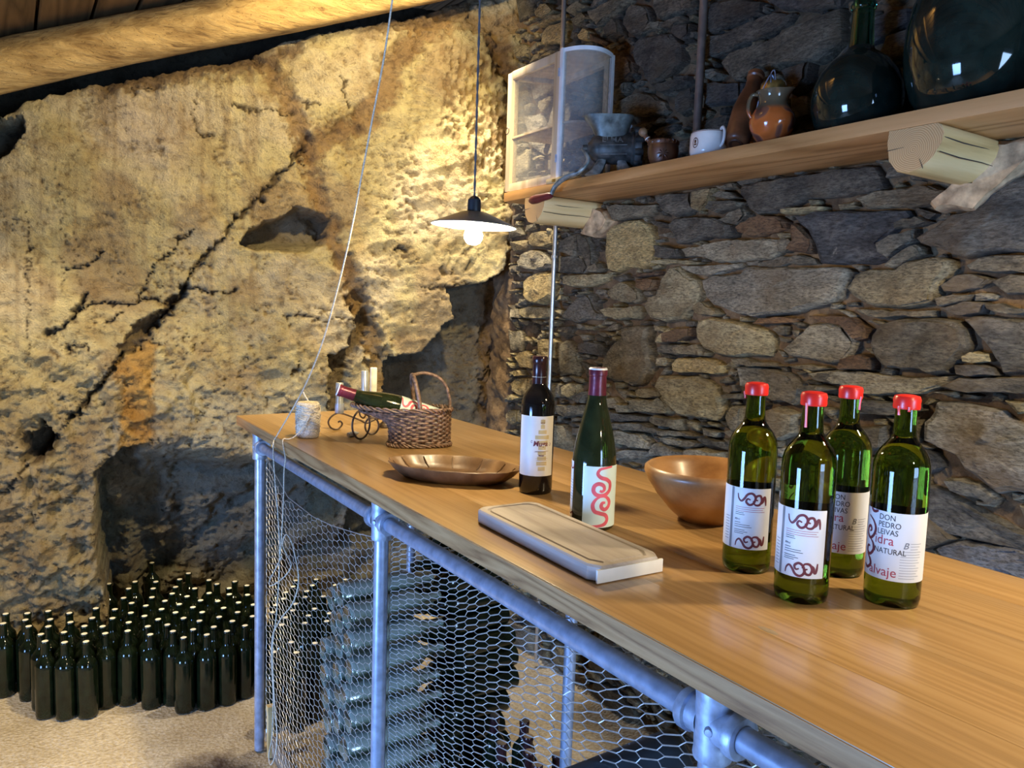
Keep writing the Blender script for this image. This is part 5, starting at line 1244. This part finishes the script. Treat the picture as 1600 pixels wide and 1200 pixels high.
# ================================================================== THINGS ON THE SHELF
def lantern():
    t = thing('gauze_food_safe', 'small wooden food safe with gauze sides and a rounded door, on the shelf', 'cabinet', (0, 0, SZ1))
    H = .480; A = Vector((1.722, 2.715)); B = Vector((1.722, 2.372)); C2 = Vector((1.906, 2.298)); D_ = Vector((1.93, 2.66)); z0 = .006
    def bar(p, q, r, name='frame_post', mat='frame_wood'):
        p, q = Vector(p), Vector(q); m = MB(); d = (q-p); ln = d.length; mt = Matrix.Translation(p) @ d.to_track_quat('Z', 'Y').to_matrix().to_4x4()
        m.bbox((-r, -r, 0), (r, r, ln), .0015, mt); return m.obj(name, mat, t, 30)
    w = .016
    for p in (A, D_): bar((p.x+ (w if p is A else 0), p.y, z0), (p.x+(w if p is A else 0), p.y, H-.004), w)
    MB().bbox((B.x, B.y+.002, z0), (B.x+.030, B.y+.040, H), .002).obj('frame_post', 'frame_wood', t, 30)
    bar((C2.x+.01, C2.y+.03, z0), (C2.x+.01, C2.y+.03, H-.004), .014)
    for z in (z0+.014, H-.016):
        MB().bbox((A.x+.001, B.y+.036, z-.016), (A.x+.030, A.y-.014, z+.016), .002).obj('frame_rail', 'frame_wood', t, 30)
        bar((D_.x, D_.y-.01, z), (C2.x+.01, C2.y+.04, z), .012, 'frame_rail'); bar((A.x+.03, A.y, z), (D_.x-.01, D_.y, z), .012, 'frame_rail')
    def arc(off=0, n=18):
        c = Vector(((B.x+C2.x)/2, (B.y+C2.y)/2)); d = C2-B; nn = Vector((d.y, -d.x)).normalized(); nn = nn if nn.y < 0 else -nn; sg = .062+off; r = []
        for i in range(n+1):
            u = -1+2*i/n; p = c+d*.5*u*(1+off*4)+nn*sg*(1-abs(u)**2.2); r.append((p.x, p.y))
        return r
    def slab(z, th, name, mat='frame_wood'):
        pl = [(A.x+.006, A.y+.004), (D_.x, D_.y+.004)]+[(C2.x+.012, C2.y+.02)]+list(reversed(arc(-.006)))+[(A.x+.006, B.y)]
        MB().loft([[(x, y, z) for x, y in pl], [(x, y, z+th) for x, y in pl]]).obj(name, mat, t, 30)
    slab(z0-.006, .010, 'floor_board'); slab(H-.010, .010, 'top_board'); slab(.215, .008, 'inner_shelf')
    # curved door: painted rims, one upright, gauze
    for z in (H-.010, .006):
        o, i_ = arc(.004), arc(-.010); MB().loft([[(x, y, z) for x, y in o+i_[::-1]], [(x, y, z+.014) for x, y in o+i_[::-1]]]).obj('door_rim', 'rim_paint', t, 30, label='white painted rim of the rounded door')
    MB().bbox((B.x-.004, B.y-.016, .006), (B.x+.012, B.y+.001, H+.004), .0015).obj('door_stile', 'rim_paint', t, 30, label='white painted door upright')
    MB().bbox((C2.x-.006, C2.y-.004, .01), (C2.x+.008, C2.y+.010, H), .0015).obj('door_stile', 'rim_paint', t, 30)
    o, i_ = arc(-.001), arc(-.0016); MB().loft([[(x, y, .018) for x, y in o+i_[::-1]], [(x, y, H-.008) for x, y in o+i_[::-1]]]).obj('gauze_screen', 'gauze', t, 60)
    MB().box((A.x+.014, B.y+.038, .03), (A.x+.0146, A.y-.014, H-.03)).obj('gauze_screen', 'gauze', t, None)
    for z in (.09, .40): MB().tube([(B.x-.006, B.y+.001, z-.014), (B.x-.006, B.y+.001, z+.014)], .0035, 8).obj('hinge', 'fitting', t)
    MB().tube([(A.x-.002+0*a, A.y+.006+.011*math.cos(a), .25+.012*math.sin(a)) for a in np.linspace(0, 2*PI, 20)[:-1]], .0014, 6, True).obj('ring_pull', 'iron', t)
    b = MB(); b.bbox((B.x-.012, B.y-.07, .0), (B.x-.002, B.y+.05, .018), .001); b.obj('foot_block', 'pale_pine', t); MB().bbox((B.x-.0135, B.y-.012, .003), (B.x-.0118, B.y+.010, .014), .0005).obj('latch', 'brass', t)
lantern()

M['hopper_tin'] = plain('worn_tin', (.11, .135, .135), .5, .4, .42, 26, .3)
def grinder():
    px = 1.80; y = 2.138
    t = thing('meat_grinder', 'old dark cast-iron hand mincer with crank and red grip, on the shelf', 'mincer', (px, y, SZ1))
    u = Vector((.80, -.60, 0)).normalized(); v = Vector((.60, .80, 0)); up = Vector((0, 0, 1))       # u runs to the right as seen from the bar, v to the back
    Fm = Matrix(((u.x, v.x, 0, 0), (u.y, v.y, 0, 0), (0, 0, 1, 0), (0, 0, 0, 1)))
    # barrel, slightly flared
    BZ = .100; rot = Fm @ Matrix.Translation((0, 0, BZ)) @ Matrix.Rotation(PI/2, 4, 'Y')
    MB().lathe([(0, -.095), (.020, -.094), (.026, -.086), (.040, -.078), (.051, -.058), (.054, .02), (.056, .055), (.061, .060), (.061, .072), (.048, .076), (0, .076)], 32, rot).obj('barrel', 'cast_iron', t, 40)
    # hopper: square-lipped funnel leaning out over the barrel
    rg = []
    for z, a, b, ox in ((BZ+.020, .056, .040, -.010), (BZ+.045, .056, .042, -.014), (BZ+.072, .066, .050, -.018), (BZ+.100, .084, .060, -.024), (BZ+.106, .087, .062, -.024)):
        rg.append([Fm @ Vector((ox+math.copysign(abs(math.cos(q))**.6, math.cos(q))*a, math.copysign(abs(math.sin(q))**.6, math.sin(q))*b, z)) for q in [2*PI*k/36 for k in range(36)]])
    ri = [[p-(p-sum(r, Vector())/36)*.09+Vector((0, 0, .001 if j == 0 else 0)) for p in r] for j, r in enumerate(rg[::-1])]
    MB().loft(rg+ri, True, True).obj('hopper', 'hopper_tin', t, 40)
    # neck and two splayed feet
    b = MB()
    b.loft([[Fm @ Vector((ox+sx*a, sy*c, z)) for sx, sy in ((-1,-1),(1,-1),(1,1),(-1,1))] for ox, a, c, z in ((-.01, .040, .030, .075), (-.01, .046, .028, .062))]); b.obj('saddle', 'cast_iron', t, 30)
    for s, sy in ((-1, -1), (1, -1), (-1, 1), (1, 1)):
        f = MB(); rg = []
        for z, ox, hw, oy in ((.074, .030, .012, .014), (.050, .036, .014, .020), (.022, .048, .017, .030), (.006, .062, .022, .040), (.0, .064, .023, .042)):
            rg.append([Fm @ Vector((s*ox-.01+a*hw, sy*oy+c*hw*.8, z)) for a, c in ((-1,-1),(0,-1.25),(1,-1),(1.25,0),(1,1),(0,1.25),(-1,1),(-1.25,0))])
        f.loft(rg).obj('leg', 'tin', t, 40)
    # ring nut with finger lugs at the outlet end, wing screw behind
    b = MB(); b.lathe([(.040, .066), (.066, .066), (.070, .072), (.070, .088), (.064, .094), (.040, .094)], 32, rot)
    for k in range(10):
        a = 2*PI*k/10; b.lathe([(0, .064), (.012, .066), (.013, .080), (.010, .094), (0, .095)], 10, rot @ Matrix.Translation((.066*math.cos(a), .066*math.sin(a), 0)))
    b.obj('ring_nut', 'cast_iron', t, 40)
    b = MB(); b.lathe([(0, .0925), (.040, .0925), (.040, .090)], 28, rot); b.obj('cutter_plate', 'tin', t)
    b = MB()
    for k in range(8):
        a = 2*PI*k/8; b.lathe([(0, .0935), (.007, .0932), (.0075, .0922)], 10, rot @ Matrix.Translation((.024*math.cos(a), .024*math.sin(a), 0)))
    b.obj('plate_holes', 'ink', t)
    MB().tube([Fm @ Vector((.045, 0, BZ+.050)), Fm @ Vector((.055, -.004, BZ+.082))], .0035, 8).obj('wing_screw', 'fitting', t)
    # crank: from the left end of the barrel, down over the shelf edge, with a turned red grip
    def q(x, y_, X): return Vector(onX(x, y_, X))-Vector((px, y, SZ1))
    e0 = Fm @ Vector((-.098, 0, BZ)); e1 = Fm @ Vector((-.112, 0, BZ))
    cr = spline([e1, q(919, 250, 1.715), q(905, 268, 1.690), q(885, 276, 1.672), q(868, 290, 1.664), q(860, 306, 1.660)], 7)
    MB().tube([e0+(e0-e1)*.1, e1], .012, 14).obj('crank_hub', 'cast_iron', t)
    nn = len(cr); MB().tube(cr, [.0105-.004*abs(2*i/nn-1.2) for i in range(nn)], 10).obj('crank', 'tin', t, 50)
    a, b_ = q(862, 305, 1.658), q(828, 314, 1.652); d = (b_-a); mt = Matrix.Translation(a) @ d.to_track_quat('Z', 'Y').to_matrix().to_4x4(); l = d.length
    MB().lathe([(0, 0), (.009, .002), (.0125, l*.12), (.0135, l*.35), (.0165, l*.68), (.0150, l*.88), (.008, l*.99), (0, l)], 20, mt).obj('grip', 'maroon_paint', t, 50, label='dark red turned grip')
    # raised name on the barrel
    tv, tf = text2d('ELMA', .030, .0006); b = MB(); rr = .0548
    b.add([Fm @ Vector((-.048+x_, -rr*math.cos(.35+(yy-.006)/rr), BZ+rr*math.sin(.35+(yy-.006)/rr))) for x_, yy, _ in tv], tf); b.obj('raised_name', 'tin', t, None)
    b = MB(); b.tube([Fm @ Vector((-.055, -.0542, BZ+.002)), Fm @ Vector((.04, -.0552, BZ+.004))], .0014, 6); b.tube([Fm @ Vector((-.05, -.0475, BZ-.028)), Fm @ Vector((.04, -.0475, BZ-.026))], .0014, 6); b.obj('cast_rib', 'tin', t)
grinder()

def mortar():
    x, y = 1.79, 1.884; a = toCam(x, y)
    t = thing('carved_mortar', 'dark wooden mortar carved with an eight-petalled star, beside the mincer', 'mortar', (x, y, SZ1))
    MB().lathe([(0, 0), (.030, 0), (.034, .004), (.046, .030), (.050, .052), (.049, .066), (.0465, .070), (.0490, .073), (.0490, .082), (.046, .085), (.041, .083), (.040, .060), (.030, .022), (0, .016)], 40).obj('cup', 'mortar_wood', t, 40)
    b = MB()
    for k in range(8):
        q = 2*PI*k/8; d = np.array([math.cos(q), math.sin(q)]); nrm = np.array([-d[1], d[0]]); o = len(b.v)
        for rad, w_, out in ((.003, 0, .0005), (.012, .0030, .0004), (.012, -.0030, .0004), (.022, 0, .0004), (.012, 0, .0026)):
            p = d*rad+nrm*w_; R_ = .0494+out-.10*max(0, .03-(.038+p[1]))-.0015; an = a+p[0]/.048; b.v.append((R_*math.cos(an), R_*math.sin(an), .038+p[1]))
        b.f += [(o, o+1, o+4), (o+1, o+3, o+4), (o+3, o+2, o+4), (o+2, o, o+4)]
    b.obj('carved_star', 'dark_clay', t, 20)
    b = MB()
    for k in range(22):
        q = 2*PI*k/22; b.tube([(.0492*math.cos(q), .0492*math.sin(q), .072), (.0500*math.cos(q+.06), .0500*math.sin(q+.06), .0775), (.0492*math.cos(q), .0492*math.sin(q), .083)], .0014, 4)
    b.obj('carved_border', 'mortar_wood', t)
    p = thing('pestle', 'turned wooden pestle leaning in the carved mortar', 'pestle', (x, y, SZ1+.024))
    d = Vector((-.30, .52, .80)); p.rotation_euler = d.to_track_quat('Z', 'Y').to_euler()
    MB().lathe([(0, 0), (.010, .002), (.012, .012), (.0085, .03), (.0075, .085), (.009, .090), (.0075, .094), (.0085, .104), (0, .105)], 18).obj('shaft', 'mortar_wood', p)
    MB().lathe([(.0075, .104), (.0125, .110), (.0145, .118), (.0125, .126), (.006, .131), (0, .132)], 18).obj('knob', 'clay_knob', p, 50)
    MB().lathe([(.0090, .0880), (.0096, .0890), (.0096, .0905), (.0090, .0915)], 18).obj('ring', 'paper_pale', p)
M['clay_knob'] = plain('worn_knob', (.20, .12, .06), .5)
mortar()
def block():
    t = thing('wooden_block', 'small brown wooden block wedged between the mortar and the white mug', 'block', (1.815, 1.760, SZ1), -.55)
    MB().bbox((-.020, -.022, 0), (.020, .022, .056), .002).obj('block', 'clay_block', t, 30)
    MB().bbox((-.017, -.024, .006), (.017, -.0218, .050), .001).obj('face', 'clay_block', t, 30)
M['clay_block'] = wood_mat('brown_block', (.09, .045, .018), (.17, .09, .035), (.22, .12, .05), 2, 12, .5)
block()
def mug():
    x, y = 1.778, 1.675; a = toCam(x, y)
    t = thing('white_mug', 'squat white china mug with a loop handle and brown crest, on the shelf', 'mug', (x, y, SZ1))
    MB().lathe([(0, .001), (.046, 0), (.0535, .004), (.0570, .016), (.0570, .060), (.0550, .071), (.0535, .0725), (.0515, .071), (.0535, .060), (.0530, .014), (.045, .008), (0, .008)], 48).obj('cup', 'white_china', t, 50)
    c = a+.62; d = Vector((math.cos(c), math.sin(c), 0))
    MB().tube(spline([d*.0545+Vector((0, 0, .075)), d*.064+Vector((0, 0, .078)), d*.072+Vector((0, 0, .066)), d*.071+Vector((0, 0, .045)), d*.064+Vector((0, 0, .030)), d*.0555+Vector((0, 0, .026))], 6), .0046, 9).obj('handle', 'white_china', t, 60)
    f = Flat(); f.ribbon([(.010*math.cos(q), .037+.014*math.sin(q)) for q in np.linspace(0, 2*PI, 13)], .0026, 4, False); f.rect(-.0055, .030, .0055, .0345, 3); f.rect(-.004, .036, .004, .0455, 3); f.rect(-.0065, .0485, .0065, .050, 3)
    f.wrap(.0573, a-.78, 'crest', 'china_mark', t)
    MB().lathe([(.0535, .0722), (.0549, .0712), (.0556, .0690)], 48).obj('brown_rim_line', 'clay', t)
mug()
def jug():
    x, y = 1.775, 1.445; a = toCam(x, y)
    t = thing('glazed_jug', 'small round orange and brown glazed clay jug at the front of the shelf', 'jug', (x, y, SZ1))
    b = MB(); pr = [(0, .001), (.030, 0), (.034, .004), (.048, .024), (.0595, .048), (.0620, .062), (.0590, .078), (.0480, .096), (.0400, .108), (.0385, .118), (.0410, .130), (.0470, .141), (.0485, .1435), (.0455, .1435), (.0385, .130), (.0360, .116), (.040, .100), (.050, .07), (.03, .012), (0, .010)]
    b.lathe(pr, 48)
    sp = a+1.1                                          # pinch the spout
    for i, (vx, vy, vz) in enumerate(b.v):
        if vz > .125:
            q = math.atan2(vy, vx)-sp; k = math.exp(-(math.atan2(math.sin(q), math.cos(q))/.35)**2)*(vz-.125)/.018; b.v[i] = (vx*(1+.22*k), vy*(1+.22*k), vz+.003*k)
    b.obj('body', 'jug', t, 60)
    c = a-1.35; d = Vector((math.cos(c), math.sin(c), 0))
    MB().tube(spline([d*.042+Vector((0, 0, .136)), d*.058+Vector((0, 0, .134)), d*.066+Vector((0, 0, .115)), d*.066+Vector((0, 0, .092)), d*.057+Vector((0, 0, .074))], 6), .0052, 9).obj('handle', 'jug', t, 60)
jug()
def clay_things():
    # tall clay bottle lying back against the wall, and a brass-capped jar with a wire bail behind the jug
    p0 = Vector(onX(1150, 216, 1.80)); p0.z = SZ1+.030
    t = thing('clay_bottle', 'tall orange-brown clay bottle leaning back behind the round jug', 'bottle', tuple(p0))
    top = Vector(onX(1182, 116, 1.93)); d = top-p0; l = d.length; t.rotation_euler = d.to_track_quat('Z', 'Y').to_euler()
    MB().lathe([(0, 0), (.026, 0), (.034, .004), (.038, .016), (.039, l*.45), (.033, l*.62), (.024, l*.76), (.021, l*.92), (.026, l*.935), (.026, l*.99), (.018, l), (0, l)], 28).obj('body', 'clay', t, 50)
    MB().lathe([(.012, -.001), (.017, -.003), (.020, -.003), (.022, -.0005)], 24).obj('base_stamp', 'dark_clay', t)
    x, y = 1.88, 1.535
    t = thing('brass_capped_jar', 'dark clay jar with a brass cap and wire bail behind the jug', 'jar', (x, y, SZ1))
    MB().lathe([(0, 0), (.040, 0), (.045, .006), (.046, .10), (.040, .125), (.033, .150), (.032, .165), (0, .165)], 30).obj('body', 'dark_clay', t, 50)
    MB().lathe([(.034, .150), (.0365, .153), (.0350, .165), (.0365, .172), (.0350, .182), (.0360, .192), (.033, .205), (.026, .211), (0, .213)], 30).obj('cap', 'brass', t, 40)
    a = toCam(x, y); b = MB(); k = lambda r, an, z: (r*math.cos(an), r*math.sin(an), z)
    b.tube(spline([k(.050, a-1.0, .085), k(.052, a-.9, .13), k(.046, a-.7, .175), k(.034, a-.4, .215), k(.026, a-.2, .222), k(.024, a, .212), k(.030, a+.1, .206)], 6), .0020, 6)
    b.tube(spline([k(.036, a-.2, .200), k(.026, a-.3, .226), k(.022, a-.1, .236), k(.022, a+.1, .232), k(.030, a+.2, .206)], 6), .0016, 6); b.obj('wire_bail', 'fitting', t)
clay_things()
def demijohns():
    x, y = 1.850, 1.241
    t = thing('green_demijohn', 'round dark green demijohn with a long neck, beside the glazed jug', 'demijohn', (x, y, SZ1))
    pr = [(0, .012), (.05, .006), (.070, .0), (.085, .006), (.101, .032), (.111, .066), (.1135, .092), (.110, .122), (.098, .154), (.076, .184), (.052, .203), (.036, .214), (.031, .224)]
    MB().lathe(pr, 64).obj('body', 'demijohn_glass', t, 60)
    MB().lathe([(.031, .223), (.0295, .24), (.0275, .28), (.0265, .315), (.0300, .318), (.0310, .325), (.0300, .332), (.0265, .335), (.0265, .360), (.019, .360), (.019, .24), (.022, .224)], 40).obj('neck', 'demijohn_neck', t, 50)
    x, y = 1.851, .955
    t = thing('large_demijohn', 'very large dark glass demijohn at the right end of the shelf', 'demijohn', (x, y, SZ1))
    pr = [(0, .014), (.06, .007), (.085, .0), (.100, .006), (.126, .045), (.1425, .100), (.1470, .150), (.1450, .200), (.134, .255), (.112, .300), (.080, .335), (.050, .352), (.036, .362), (.031, .375)]
    MB().lathe(pr, 72).obj('body', 'demijohn_glass', t, 60)
    MB().lathe([(.031, .374), (.029, .40), (.027, .45), (.031, .455), (.031, .47), (.027, .475), (.020, .475), (.020, .40), (.024, .376)], 40).obj('neck', 'demijohn_neck', t, 50)
demijohns()
